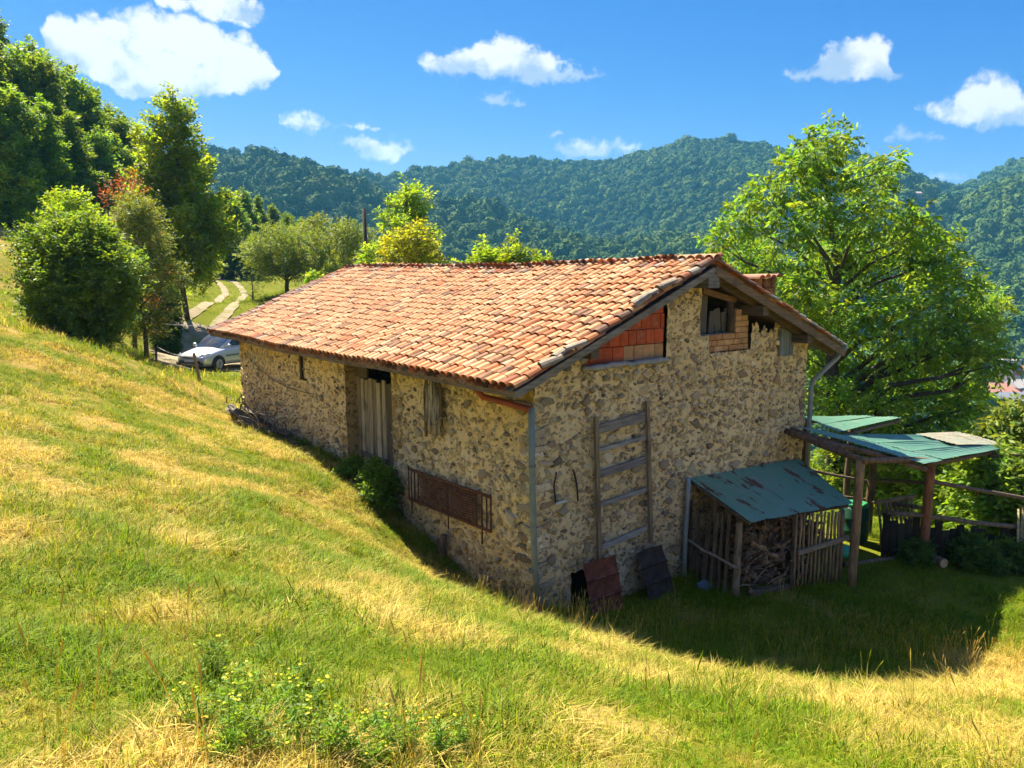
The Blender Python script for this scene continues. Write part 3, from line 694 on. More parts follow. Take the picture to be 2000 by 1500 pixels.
for row in range(7):
    z0 = 3.86+row*.112; xs, xe = (4.21, 5.49) if row < 3 else (5.08, 5.49)
    x = xs-(.06 if row % 2 else 0)
    while x < xe:
        wd = random.choice([.13, .15, .23, .25, .2]); x0, x1 = max(x, xs), min(x+wd-.012, xe)
        if x1-x0 > .03: clipped_brick(x0, x1, z0, z0+.1, .06, np.array(random.choice([(.47, .25, .10), (.52, .30, .13), (.43, .20, .08), (.50, .28, .15)]))*random.uniform(.85, 1.1), inf2, lambda q: float(soffit(q)))
        x += wd
# --- loft hatch of grey boards, dark room behind; small shutter
hatch = obj('loft_hatch', None, house); hatch['label'] = 'loft hatch closed with warped grey boards'
for k, (xa, xb, zt, zb) in enumerate([(4.05, 4.23, 4.98, 4.20), (4.24, 4.42, 4.95, 4.21), (4.44, 4.6, 4.62, 4.20), (4.61, 4.78, 4.66, 4.22), (4.79, 4.93, 4.6, 4.2)]):
    b = MB(); b.beam(((xa+xb)/2+.04*(k-2), .22, zb), ((xa+xb)/2-.05*(k % 2), .20, zt), xb-xa, .03, np.array((.115, .105, .095))*random.uniform(.7, 1.2), upv=(0, 1, 0), jit=.006)
    b.build('board', M['wood'], hatch)
b = MB(); b.tube([(5.0, .12, 4.22), (5.04, .15, 4.5), (4.98, .14, 4.9)], [.07, .075, .06], 8, (.09, .065, .045), wob=.2); b.build('log_stub', M['bark'], hatch, smooth=True)
sh = obj('shutter', None, house)
for k in range(3):
    b = MB(); b.box((6.5+.155*k, -.04, 3.93), (.148, .035, .57+.02*(k % 2)), tint=np.array((.17, .19, .20))*random.uniform(.8, 1.1)); b.build('board', M['wood'], sh)
sh['label'] = 'small grey board shutter under the low eave'
# --- plank door
door = obj('plank_door', None, house); door['label'] = 'tall weathered plank door with gappy boards'
for k in range(11):
    y0 = 4.6+k*.19; zt = 3.08+random.uniform(-.05, .05)
    colr = np.array((.42, .325, .20))*random.uniform(.55, 1.2) if k > 3 else np.array((.17, .12, .075))*random.uniform(.7, 1.1)
    b = MB(); b.box((.31+random.uniform(-.012, .012), y0+.09, (zt+.3)/2), (.035, .178-random.uniform(0, .03), zt-.3), tint=colr, jit=.006); b.build('plank', M['wood'], door)
b = MB(); b.box((.28, 5.95, 1.35), (.03, 1.2, .11), tint=(.16, .12, .08)); b.build('ledge', M['woodx'], door)
# --- roof
roof = obj('roof', None, house)
sag = lambda x, y: .05*(fbm(np.asarray(y)*.35, np.asarray(x)*.35, 12, 2)-.5)*2-.05*np.sin(np.clip((np.asarray(y)+FV)/(L_+2*FV), 0, 1)*math.pi)
def slab(name, xs, mat, dz0, dz1, tint):
    ys = np.linspace(-FV+.05, L_+FV-.05, 60); mb = MB()
    for i in range(len(xs)-1):
        X_, Y_ = np.meshgrid([xs[i], xs[i+1]], ys, indexing='ij'); n_ = len(ys)
        for dz in (dz0, dz1):
            Vv = np.stack([X_, Y_, roofz(X_)+sag(X_, Y_)+dz], -1).reshape(-1, 3)
            mb.add(Vv, [(j, n_+j, n_+j+1, j+1) for j in range(n_-1)], tint)
    return mb.build(name, mat, roof, smooth=True)
slab('deck', [-OV+.08, 1, 2.4, XR, 5.2, 6.6, W_+OV-.08], M['woodx'], -.17, -.11, (.13, .095, .065))
# tiles: covers over channels
def half_pipe(r0, r1, Lg, up, n=6, th=.014):
    """a coppo lying along +x (up slope), narrow end up"""
    V = []; F = []
    an = np.linspace(0, math.pi, n+1)
    for x_, r_ in ((0, r0), (Lg, r1)):
        for rr in (r_, r_-th):
            V += [(x_, math.cos(t)*rr, (math.sin(t)*rr*.82 if up else -math.sin(t)*rr*.8)) for t in an]
    k = n+1
    for i in range(n): F += [(i, i+1, 2*k+i+1, 2*k+i), (k+i+1, k+i, 3*k+i, 3*k+i+1), (i+1, i, k+i, k+i+1)]
    return np.array(V), F
TV, TF = half_pipe(.098, .080, .37, True); tile_me = mesh_np('roof_tile', TV, TF, M['tile'], smooth=False)
CV, CF = half_pipe(.085, .098, .37, False, 4)
PITCHY = .2; EXPO = .258; ang = math.atan(SL)
def tile_col(near, edge):
    r_ = rng.random()
    if edge > 0 and r_ < edge: c = np.array(random.choice([(.20, .07, .032), (.27, .09, .035), (.15, .085, .055), (.22, .19, .15), (.12, .065, .042)]))
    elif r_ < .40: c = np.array((.40, .215, .105))
    elif r_ < .72: c = np.array((.38, .175, .075))
    elif r_ < .80: c = np.array((.33, .12, .045))
    elif r_ < .92: c = np.array((.46, .275, .15))
    else: c = np.array((.20, .105, .055))
    return c*rng.uniform(1.12, 1.42)
ncol = int((L_+2*FV)/PITCHY)+1
slope_len = (XR+OV)/math.cos(ang); nrow = int(math.ceil((slope_len-.1)/EXPO))
recs = []
for side in (-1, 1):
    for c_ in range(ncol):
        y_ = -FV+.06+c_*PITCHY
        rowshift = rng.uniform(-.035, .035)
        for r_ in range(nrow):
            s_ = -.05+r_*EXPO+rowshift*(r_ > 0)+rng.uniform(-.03, .03)*(r_ > 0)
            if s_ > slope_len-.12: continue
            x0 = (-OV+s_*math.cos(ang)) if side < 0 else (W_+OV-s_*math.cos(ang))
            z0 = ZE+s_*math.sin(ang)-.075+float(sag(x0, y_))+rng.uniform(-.006, .01)
            edge = 0
            if c_ >= ncol-4: edge = .92
            elif c_ == 0: edge = .35
            elif r_ >= nrow-2: edge = .35
            elif r_ == 0: edge = .12
            if side > 0: edge = .75
            slip = rng.normal(0, .035)+(.22*rng.normal() if rng.random() < .02 else 0)
            p = np.array([x0, y_+rng.normal(0, .006), z0])
            recs.append((np.linalg.norm(p-CAM)+(100 if side > 0 else 0), p, side, slip, tile_col(side < 0, edge)))
recs.sort(key=lambda q: q[0])
rest = MB(); chan = MB()
for k, (dist, p, side, slip, col) in enumerate(recs):
    lift = ang-.05+rng.normal(0, .02)
    cx, sx = math.cos(lift), math.sin(lift)
    ex = np.array([cx*(1 if side < 0 else -1), 0, sx]); ey = np.array([0, 1., 0])*(1 if side < 0 else -1)
    ex = ex*math.cos(slip)+ey*math.sin(slip)*1.0; ex /= np.linalg.norm(ex); ez = np.cross(ex, ey); ez /= np.linalg.norm(ez); ey = np.cross(ez, ex)
    if k < 300:
        o = obj('roof_tile', tile_me, roof, color=col)
        o.matrix_local = Matrix([[ex[0], ey[0], ez[0], p[0]], [ex[1], ey[1], ez[1], p[1]], [ex[2], ey[2], ez[2], p[2]+.045], [0, 0, 0, 1]])
    else:
        rest.add(p+np.array([0, 0, .045])+TV[:, :1]*ex+TV[:, 1:2]*ey+TV[:, 2:]*ez, TF, col)
    if side < 0 or p[1] < .5:
        q = p+np.array([0, PITCHY/2, .02])
        chan.add(q+CV[:, :1]*ex+CV[:, 1:2]*ey+CV[:, 2:]*ez, CF, tile_col(0, .3)*.8)
tag(rest.build('cover_tiles', M['tile'], roof), kind='stuff'); tag(chan.build('channel_tiles', M['tile'], roof), kind='stuff')
# ridge tiles, weathered dark, slightly tipped
RVt, RFt = half_pipe(.125, .105, .48, True, 7, .016); ridge_me = mesh_np('ridge_tile', RVt, RFt, M['tile'])
y_ = -FV-.03
while y_ < L_+FV-.2:
    c = np.array(random.choice([(.17, .135, .10), (.24, .175, .12), (.12, .10, .08), (.34, .22, .14), (.30, .15, .08), (.16, .12, .09)]))*random.uniform(.85, 1.1)
    if y_ < 1.5: c = np.array((.36, .20, .11))*random.uniform(.85, 1.1)
    o = obj('ridge_tile', ridge_me, roof, loc=(XR+random.uniform(-.02, .02), y_, ZR-.045+float(sag(XR, y_))+random.uniform(-.01, .015)), rot=(random.uniform(-.06, .02), random.uniform(-.15, .15), 0), color=c)
    o.rotation_euler = (0, random.uniform(-.05, .03), math.pi/2+random.uniform(-.05, .05)); y_ += .37
# loose lichen-grey verge pieces and stones on the near rake
for k in range(7):
    s_ = random.uniform(.35, 3.9) if k > 2 else .5+.25*k
    o = obj('verge_tile', tile_me, roof, loc=(-OV+s_*math.cos(ang), -FV+random.uniform(-.02, .03), ZE+s_*SL-.01), rot=(random.uniform(-.3, .3), -ang+random.uniform(-.1, .1), random.uniform(-.35, .35)), color=np.array((.27, .22, .16))*random.uniform(.7, 1.15))
# bargeboards, purlins, rafters
def rakepts(side, y, dz, s0=0, s1=1):
    a_ = (XR, y, ZR+dz); b_ = ((-OV if side < 0 else W_+OV), y, ZE+dz)
    a_, b_ = np.array(a_), np.array(b_); return a_+(b_-a_)*s0, a_+(b_-a_)*s1
for side, cc in ((-1, (.19, .17, .14)), (1, (.17, .115, .065))):
    b = MB(); A_, B_ = rakepts(side, -FV+.02, -.19); b.beam(A_, B_, .045, .11 if side < 0 else .14, cc); b.build('bargeboard', M['woodx'], roof)
    b = MB(); A_, B_ = rakepts(side, -.2, -.24, .03, .99); b.beam(A_, B_, .1, .12, np.array(cc)*.6); b.build('rafter', M['woodx'], roof)
b = MB(); b.box((XR-.02, -.2, ZR-.36), (.30, .5, .30), tint=(.16, .145, .125)); b.build('ridge_beam', M['woodx'], roof)
for x_ in (.9, 5.35, 6.9):
    b = MB(); b.box((x_, -.12, float(roofz(x_))-.33), (.18, .6, .18), tint=(.11, .08, .055)); b.build('purlin', M['woodx'], roof)
b = MB(); b.beam((3.98, .02, 5.02), (5.0, .05, 4.82), .1, .1, (.2, .105, .05)); b.build('hatch_lintel', M['woodx'], roof)
b = MB(); b.tube([(1.0, -.05, 3.98), (1.0, .4, 3.99)], .075, 8, (.28, .24, .18)); b.build('pole_end', M['bark'], roof, smooth=True)
b = MB(); b.tube([(.62, -.12, 3.88), (.62, .4, 3.89)], .06, 6, (.16, .14, .12)); b.build('pole_end', M['bark'], roof, smooth=True)
# eave board and gutter along the long wall
b = MB(); ys = np.linspace(-FV, L_+FV, 24); P = [(-OV+.03, y, ZE-.155+float(sag(-OV, y))) for y in ys]
for i in range(23): b.beam(P[i], P[i+1], .04, .10, (.20, .135, .085))
b.build('eave_board', M['woodx'], roof)
for k in range(14):
    y_ = .4+k*1.0; b = MB(); b.beam((-OV+.1, y_, ZE-.2), (.3, y_, ZE+.19), .09, .11, (.09, .065, .045)); b.build('rafter', M['woodx'], roof)
b = MB(); b.tube([(-.60, .80, 3.62), (-.42, .76, 3.42), (-.3, .6, 3.38), (-.14, -.02, 3.30), (-.13, -.08, 3.28)], .052, 8, (.34, .075, .03)); cp_ = b.build('gutter_elbow', M['pvc'], house, smooth=True); cp_['label'] = 'rust red elbow pipe below the eave corner'
b = MB(); b.tube([(-.12, -.09, 3.32), (-.12, -.1, 2.2), (-.10, -.12, 1.0), (-.03, -.15, -.2)], .053, 10, (.22, .25, .20)); b.build('downpipe', M['pvc'], house, smooth=True)
for z_ in (.7, 2.4):
    b = MB(); b.tube([(-.115, -.1, z_), (-.115, -.1, z_+.04)], .062, 10, (.15, .16, .14)); b.build('pipe_clip', M['pvc'], house)
b = MB(); b.tube([(8.28, -.3, 3.62), (8.2, -.28, 3.5), (7.62, -.1, 3.05), (7.55, -.1, 2.9), (7.55, -.1, -.8)], .05, 10, (.24, .25, .24)); b.build('downpipe', M['pvc'], house, smooth=True)
b = MB(); b.tube([(W_+OV-.0, -FV, ZE-.1), (W_+OV-.0, L_+FV, ZE-.12)], .07, 8, (.18, .17, .16)); b.build('gutter', M['pvc'], roof, smooth=True)
# slim iron bar and cable on the long wall
b = MB(); b.box((-.05, 8.97, 3.2), (.05, .11, .78), tint=(.05, .038, .03)); b.box((-.04, 8.9, 2.8), (.05, .3, .04), tint=(.05, .038, .03)); b.build('wall_bar', M['wood'], house)
b = MB(); t_ = np.linspace(0, 1, 14); b.tube([(-.05, 13.1+(8.3-13.1)*q, 3.1+(2.5-3.1)*q-.25*math.sin(q*math.pi)) for q in t_], .009, 4, (.06, .05, .045)); b.build('cable', M['plain'], house)
# chimney on the far slope
cx_, cy_ = 7.05, 1.05
b = MB(); b.box((cx_, cy_, 4.55), (.62, .62, .9), tint=(.36, .30, .24))
for sx in (-1, 1):
    for sy in (-1, 1): b.box((cx_+sx*.25, cy_+sy*.25, 5.1), (.12, .12, .22), tint=(.30, .25, .2))
b.box((cx_+.1, cy_-.02, 5.1), (.28, .5, .2), tint=(.3, .2, .14)); b.build('chimney', M['mortar'], roof)
for k in range(4):
    obj('chimney_cap_tile', tile_me, roof, loc=(cx_-.33+.2*k, cy_-.42, 5.21+.02*(k % 2)), rot=(0, 0, math.pi/2), scale=(1.8, 1.05, 1.0), color=np.array((.30, .15, .09))*random.uniform(.6, 1.3))
# ------------------------------------------------------------------ corrugated roofs
def G(x, y): return float(terr(x, y)[0])
def sheet(p00, p10, p11, p01, waves, amp, mat, name, parent, nv=10, sag_=0, tint=(1, 1, 1), ragged=0):
    """corrugations run from edge p00-p10 to edge p01-p11"""
    nu = waves*6+1; u = np.linspace(0, 1, nu)[:, None, None]; v = np.linspace(0, 1, nv)[None, :, None]
    p00, p10, p11, p01 = [np.asarray(q, float) for q in (p00, p10, p11, p01)]
    P = p00*(1-u)*(1-v)+p10*u*(1-v)+p11*u*v+p01*(1-u)*v
    nr = np.cross(p10-p00, p01-p00); nr /= np.linalg.norm(nr); nr = nr*np.sign(nr[2])
    P = P+nr*(np.sin(u*waves*2*math.pi)*amp-sag_*np.sin(v*math.pi)*np.sin(u*math.pi)+(fbm(u*3, v*3, 14, 2)-.5)*.03)
    if ragged: P[:, -1] += ((p01-p00)/np.linalg.norm(p01-p00))*rng.uniform(-ragged, ragged, (nu, 1))
    i, j = np.meshgrid(np.arange(nu-1), np.arange(nv-1), indexing='ij')
    top = P.reshape(-1, 3); low = (P-nr*.004).reshape(-1, 3); n0 = len(top)
    F = np.stack([i*nv+j, (i+1)*nv+j, (i+1)*nv+j+1, i*nv+j+1], -1).reshape(-1, 4)
    return obj(name, mesh_np(name, np.concatenate([top, low]), np.concatenate([F, F[:, ::-1]+n0]), mat, np.tile(tint, (2*n0, 1)), smooth=True), parent)
WD = lambda k=1: np.array((.21, .145, .085))*random.uniform(.7, 1.25)*k
# --- lean-to wood store against the gable
ws = thing('wood_store', (3.6, -.02, -.4), 'lean-to firewood store with rusty dark green corrugated roof against the gable', 'shed'); wsi = Matrix.Translation((-3.6, .02, .4))
def local(o, root):
    o.matrix_parent_inverse = Matrix.Translation(-Vector(root.location)); return o
T_ = [(3.68, -.06, 1.56), (7.3, -.06, 1.36), (6.92, -1.52, .80), (3.56, -1.52, 1.11)]
def lerp2(a, b, t): return np.asarray(a)*(1-t)+np.asarray(b)*t
for k in range(3):
    a0, a1 = k/3, (k+1)/3+.02*(k < 2)
    local(sheet(lerp2(T_[0], T_[1], a0), lerp2(T_[0], T_[1], a1), lerp2(T_[3], T_[2], a1), lerp2(T_[3], T_[2], a0), 12, .009, M['green_sheet'], 'roof_sheet', ws, tint=(1-.08*k, 1, 1+.05*k)), ws).location.z += .004*k
def post(a, b, r, parent, name='post', col=None, mat='bark', n=8):
    m_ = MB(); P = wobble(a, b, 7, .012); m_.tube(P, np.linspace(r*1.05, r*.95, 7), n, col if col is not None else WD(), wob=.08)
    return local(m_.build(name, M[mat], parent, smooth=True), parent)
post((3.72, -1.14, G(3.72, -1.14)-.05), (3.74, -1.16, 1.06), .065, ws, col=(.25, .185, .115))
post((3.78, -.62, G(3.8, -.6)), (3.8, -.6, 1.3), .05, ws, col=(.15, .11, .07))
post((5.12, -1.38, G(5.1, -1.38)-.05), (5.12, -1.38, .95), .05, ws, col=(.2, .135, .08))
post((6.35, -1.6, G(6.35, -1.6)-.05), (6.35, -1.6, .82), .05, ws, col=(.2, .135, .08))
for (a, b) in (((3.66, -1.18, 1.03), (6.8, -1.45, .76)), ((3.7, -.1, 1.5), (3.62, -1.45, 1.06)), ((5.2, -.1, 1.42), (5.1, -1.48, .95)), ((6.7, -.1, 1.34), (6.5, -1.48, .8))):
    post(a, b, .04, ws, 'rafter', (.13, .09, .055))
# slatted right half of the front
for k in range(13):
    t = k/12; x_ = 5.1+1.24*t; y_ = -1.43-.21*t; zt = .93-.13*t
    m_ = MB(); m_.tube(wobble((x_, y_, G(x_, y_)-.02), (x_+random.uniform(-.03, .03), y_, zt+random.uniform(-.04, .02)), 6, .012), random.uniform(.020, .03), 6, (.27, .185, .10)*np.array(random.uniform(.75, 1.2)), wob=.15)
    local(m_.build('slat', M['bark'], ws, smooth=True), ws)
m_ = MB(); m_.beam((5.08, -1.50, .20), (6.42, -1.72, .27), .045, .085, (.24, .19, .13)); local(m_.build('rail', M['woodx'], ws), ws)
# leaning boards and rail closing the left side
for k in range(6):
    y_ = -.12-k*.17; m_ = MB(); m_.beam((3.66+random.uniform(-.04, .04), y_, G(3.66, y_)), (3.74, y_+random.uniform(-.09, .09), random.uniform(.7, 1.25)), random.uniform(.05, .11), .03, WD(.75), upv=(1, 0, 0)); local(m_.build('board', M['wood'], ws), ws)
m_ = MB(); m_.tube(wobble((3.60, -.05, .42), (3.66, -1.22, .16), 6, .02), .026, 6, (.30, .24, .17)); local(m_.build('rail', M['bark'], ws, smooth=True), ws)
m_ = MB(); m_.beam((3.95, -1.28, G(4, -1.28)+.05), (5.0, -1.36, G(5, -1.36)+.05), .12, .09, (.13, .085, .05)); local(m_.build('sill_plank', M['woodx'], ws), ws)
# firewood heap: split sticks, one heap
heap = thing('firewood_heap', (4.5, -.7, G(4.5, -.7)), 'loose heap of split firewood and twigs filling the wood store', 'firewood')
m_ = MB(); m2 = MB()
for k in range(560):
    x_ = random.uniform(3.85, 6.25); z0 = G(x_, -.8); hh = 1.32-.10*(x_-3.8)+.12*math.sin(x_*4); y_ = random.uniform(-1.32, -.25); t = random.random()
    hh = hh-.35*max(0, (-.55-y_))
    c = np.array((x_, y_, z0+.04+t*(hh-z0-.1)))
    L2 = random.uniform(.12, .3); d = np.array((random.uniform(-1, 1), random.uniform(-.9, .5), random.uniform(-.45, .45))); d /= np.linalg.norm(d)
    colr = np.array(random.choice([(.20, .12, .065), (.14, .085, .05), (.27, .165, .085), (.11, .07, .045), (.33, .21, .11)]))*random.uniform(.7, 1.2)
    m_.tube([c-d*L2/2, c+d*L2/2], random.uniform(.022, .048), 5, colr, wob=.25)
local(tag(m_.build('split_logs', M['bark'], heap), kind='stuff'), heap)
for k in range(150):
    x_ = random.uniform(3.8, 6.2); y_ = random.uniform(-1.4, -.9); c = np.array((x_, y_, random.uniform(-.45, .75))); d = np.array((random.uniform(-1, 1), random.uniform(-.3, .3), random.uniform(-.8, .8)))
    m2.tube([c, c+d*.25+np.array((0, 0, .03)), c+d*.5], [.009, .008, .004], 4, np.array((.26, .19, .12))*random.uniform(.5, 1.2))
local(tag(m2.build('twigs', M['bark'], heap), kind='stuff'), heap)
# grey waste pipe standing at the store's corner
m_ = MB(); m_.tube([(3.66, -.03, 1.50), (3.60, -.09, 1.57), (3.58, -.13, 1.5), (3.55, -.12, .6), (3.50, -.14, -.42)], .045, 10, (.26, .29, .29)); wp = m_.build('waste_pipe', M['pvc'], None, smooth=True)
tag(wp, 'pale grey plastic pipe standing at the left corner of the wood store', 'pipe')
# --- open shelter with faded green sheets
st = thing('open_shelter', (6.3, -1.92, -.7), 'open post shelter with faded green corrugated roof beside the house corner', 'shelter')
A_, F_, N_, R_, B_, M_ = (6.65, -.23, 2.22), (8.1, -2.29, 1.55), (9.07, -2.23, 1.47), (12.3, -2.13, 1.21), (12.1, -1.12, 1.40), (8.21, -.43, 1.85)
def mid2(p, q, t): return tuple(np.asarray(p)*(1-t)+np.asarray(q)*t)
for k in range(3):
    a0, a1 = k/3, (k+1)/3+.03*(k < 2)
    o = local(sheet(lerp2(A_, F_, a0), lerp2(A_, F_, a1), lerp2(M_, N_, a1), lerp2(M_, N_, a0), 8, .006, M['pale_sheet'], 'roof_sheet', st, nv=6, tint=(.9, 1, 1.06)), st); o.location.z += .010*k
    o = local(sheet(lerp2(M_, N_, a0), lerp2(M_, N_, a1), lerp2(B_, R_, a1), lerp2(B_, R_, a0), 8, .007, M['pale_sheet'], 'roof_sheet', st, nv=14, sag_=.05, ragged=.05), st); o.location.z += .010*k+.012
o = local(sheet((10.9, -.78, 1.56), (10.9, -1.75, 1.46), (12.9, -2.0, 1.24), (12.7, -1.0, 1.40), 9, .006, M['rusty_sheet'], 'roof_sheet', st, ragged=.06), st)
o['label'] = 'rust-blown end sheet of the shelter roof'
for k in range(2):
    q0, q1 = (8.06, -.48, 1.93), (8.2, .45, 2.09); r0, r1 = (10.38, -.7, 2.0), (10.5, .6, 1.83)
    a0, a1 = k/2, (k+1)/2+.02
    o = local(sheet(lerp2(q0, q1, a0), lerp2(q0, q1, a1), lerp2(r0, r1, a1), lerp2(r0, r1, a0), 7, .007, M['pale_sheet'], 'roof_sheet', st, tint=(1.05, 1.0, .95)), st); o.location.z += .01*k
for (x_, y_, zt, rr, cc) in ((6.32, -1.93, 1.86, .082, (.26, .165, .08)), (9.02, -2.02, 1.42, .10, (.24, .105, .05)), (9.6, -.5, 1.66, .09, (.14, .085, .05)), (8.25, .4, 2.0, .09, (.10, .07, .05)), (10.4, .5, 1.78, .08, (.12, .09, .06)), (12.0, -1.9, 1.2, .08, (.14, .09, .06))):
    post((x_-.03, y_+.02, G(x_, y_)-.1), (x_, y_, zt), rr, st, col=cc, n=10)
for (a, b, w_) in (((6.7, -.1, 2.06), (6.30, -2.05, 1.86), .11), ((6.45, -1.0, 2.02), (8.3, -1.9, 1.52), .09), ((6.3, -1.95, 1.86), (9.2, -2.08, 1.43), .10), ((6.66, -.2, 2.12), (8.2, -2.3, 1.44), .09), ((8.2, -.5, 1.78), (12.2, -1.15, 1.31), .08), ((8.6, -2.12, 1.44), (12.4, -2.0, 1.13), .08), ((8.15, -.45, 1.82), (10.4, -.66, 1.92), .07), ((8.2, .4, 2.0), (10.5, .55, 1.76), .07), ((12.0, -2.0, 1.08), (14.2, -2.9, .95), .08)):
    post(a, b, w_*.62, st, 'roof_pole', (.15, .095, .055))
for (a, b, w_) in (((9.02, -2.05, 1.0), (11.9, -3.45, .30), .045), ((9.58, -.55, .62), (9.02, -1.98, .95), .04), ((9.6, -.5, .1), (8.95, -1.95, .42), .045), ((8.2, .95, .9), (9.6, -.45, .55), .035), ((8.2, .95, .35), (9.6, -.45, .1), .035)):
    post(a, b, w_, st, 'fence_rail', (.14, .10, .07))
post((7.1, -1.3, G(7.1, -1.3)+.04), (8.4, -1.68, G(8.4, -1.68)+.04), .05, st, 'ground_log', (.17, .125, .08))
# --- low board wall, the deep shade of the brush put into near-black planks
pw_ = thing('board_parapet', (8.4, -1.55, -.8), 'low board wall, shade painted into its planks, with a pole on top along the yard edge', 'wall')
nb = 27
for k in range(nb):
    t = k/(nb-1); x_, y_ = 8.35+3.6*t, -1.5-2.35*t
    zg = G(x_, y_); zt = .26-.62*t+random.uniform(-.2, .05)
    m_ = MB(); m_.beam((x_, y_, zg-.1), (x_+random.uniform(-.02, .02), y_, zt), .15, .03, np.array((.024, .019, .012))*random.uniform(.5, 1.5), upv=(.55, .83, 0), jit=.006); local(m_.build('plank', M['wood'], pw_), pw_)
m_ = MB(); m_.tube(wobble((8.3, -1.52, .34), (12.1, -3.98, -.30), 8, .02), .05, 7, (.15, .11, .08)); local(m_.build('top_pole', M['bark'], pw_, smooth=True), pw_)
# --- rustic bench, barrel, planks
BO = np.array((.62, -.30, 0)); be = thing('slatted_bench', (9.15, -1.25, G(9.1, -1.2)), 'rustic slatted wooden bench in the shade of the shelter', 'bench')
gb = G(9.1, -1.2)
for k in range(9):
    t = k/8; m_ = MB(); m_.beam(BO+(8.05+.95*t, -.95-.25*t, gb+.42), BO+(8.12+.95*t, -.80-.25*t, gb+1.05), .045, .025, WD(.9)); local(m_.build('back_slat', M['wood'], be), be)
for (a, b, nm) in (((8.0, -.8, gb+1.07), (9.15, -1.1, gb+1.07), 'back_rail'), ((8.0, -.97, gb+.42), (9.1, -1.25, gb+.42), 'seat_rail')):
    m_ = MB(); m_.beam(BO+a, BO+b, .06, .07, WD()); local(m_.build(nm, M['woodx'], be), be)
m_ = MB(); m_.beam(BO+(8.0, -1.15, gb+.42), BO+(9.05, -1.45, gb+.42), .34, .04, WD(.8)); local(m_.build('seat', M['woodx'], be), be)
for (x_, y_) in ((8.03, -.98), (9.05, -1.26), (8.0, -1.28), (9.0, -1.55)):
    m_ = MB(); m_.beam(BO+(x_, y_, gb-.02), BO+(x_, y_, gb+.42), .06, .06, WD(.7)); local(m_.build('leg', M['wood'], be), be)
ba = thing('water_barrel', (8.75, -.62, G(8.75, -.62)), 'green plastic barrel standing in the shelter behind the tall post', 'barrel')
g0 = G(8.75, -.62); prof = [(.0, .24), (.05, .27), (.22, .285), (.25, .30), (.28, .285), (.5, .285), (.53, .30), (.56, .285), (.75, .27), (.8, .24)]
m_ = MB(); m_.tube([(8.75, -.62, g0+h_) for h_, r_ in prof], [r_ for h_, r_ in prof], 16, (.01, .06, .035)); local(m_.build('drum', M['plain'], ba, smooth=True), ba)
m_ = MB(); m_.tube([(8.75, -.62, g0+.8), (8.75, -.62, g0+.86)], [.25, .25], 16, (.03, .22, .09)); local(m_.build('lid', M['plain'], ba, smooth=False), ba)
bc = thing('plastic_basin', (7.55, -1.0, G(7.55, -1.0)), 'small round green basin lying on the shelter floor', 'basin')
gq = G(7.55, -1.0); m_ = MB(); m_.tube([(7.55, -1.0, gq+.0), (7.55, -1.0, gq+.18), (7.55, -1.0, gq+.19), (7.55, -1.0, gq+.04)], [.16, .23, .215, .14], 14, (.06, .40, .24)); local(m_.build('bowl', M['plain'], bc, smooth=True), bc)
lg = thing('sawn_log', (9.1, -2.3, G(9.1, -2.3)), 'sawn log with its pale cut end facing out below the board wall', 'log')
gl = G(9.0, -2.35)+.10; m_ = MB(); m_.tube([(9.25, -1.9, gl), (9.02, -2.42, gl)], .10, 12, (.12, .085, .055)); local(m_.build('bark', M['bark'], lg, smooth=True), lg)
m_ = MB(); m_.tube([(9.021, -2.419, gl), (9.016, -2.43, gl)], .095, 12, (.50, .38, .21)); local(m_.build('cut_end', M['brick'], lg), lg)
gp = G(10.2, -3.3)
for k, (dx, dz, top, c) in enumerate(((0, 0, (10.95, -3.05, .25), (.36, .31, .15)), (.12, .02, (11.15, -3.1, .1), (.30, .24, .13)), (.22, 0, (11.05, -3.1, .32), (.24, .2, .11)), (.34, .0, (11.25, -3.12, .2), (.34, .27, .15)))):
    m_ = MB(); m_.beam((10.1+dx, -3.42+.03*k, gp-.02), top, .12, .035, c, upv=(.3, -1, .2)); o = m_.build('leaning_plank', M['woodx']); tag(o, ['mossy pale plank leaning at the far end of the board wall, front of the bundle', 'thin brown plank second in the leaning bundle by the board wall', 'dark narrow plank third in the leaning bundle by the board wall', 'rearmost pale plank of the leaning bundle by the board wall'][k], 'plank', 'planks leaning on the board wall')
# --- things on and by the gable wall
la = thing('wooden_ladder', (1.95, -.06, .5), 'grey wooden ladder with five rungs hung on the gable wall', 'ladder')
for (a, b) in (((1.24, -.09, 3.02), (1.35, -.1, .52)), ((2.46, -.09, 3.14), (2.62, -.1, .56))):
    m_ = MB(); m_.beam(a, b, .07, .06, (.24, .175, .105), upv=(0, 1, 0)); local(m_.build('stile', M['wood'], la), la)
for k, (zl, zr, h_, c) in enumerate(((2.79, 2.89, .15, (.22, .195, .165)), (2.44, 2.50, .065, (.27, .25, .22)), (2.02, 2.10, .13, (.20, .175, .15)), (1.48, 1.56, .075, (.26, .235, .2)), (.72, .83, .10, (.29, .27, .24)))):
    m_ = MB(); m_.beam((1.27, -.065, zl), (2.52, -.065, zr), .03, h_, c); local(m_.build('rung', M['woodx'], la), la)
for nm, lab, P, r_ in (('iron_hook', 'bent rusty iron rod with a pale foot hanging nearest the downpipe', [(.42, -.05, 2.22), (.40, -.06, 2.15), (.36, -.06, 2.0), (.39, -.06, 1.8), (.40, -.06, 1.70)], .013), ('iron_bar', 'straight dark iron bar hanging between the hook and the ladder', [(.78, -.05, 2.2), (.81, -.06, 2.1), (.86, -.06, 1.9), (.88, -.06, 1.66)], .016)):
    m_ = MB(); m_.tube(P, r_, 6, (.05, .035, .03)); o = m_.build(nm, M['rust']); tag(o, lab, 'tool')
    if nm == 'iron_hook':
        m2 = MB(); m2.beam((.39, -.065, 1.70), (.62, -.065, 1.715), .03, .035, (.55, .55, .52)); m2.build('foot', M['plain'], o)
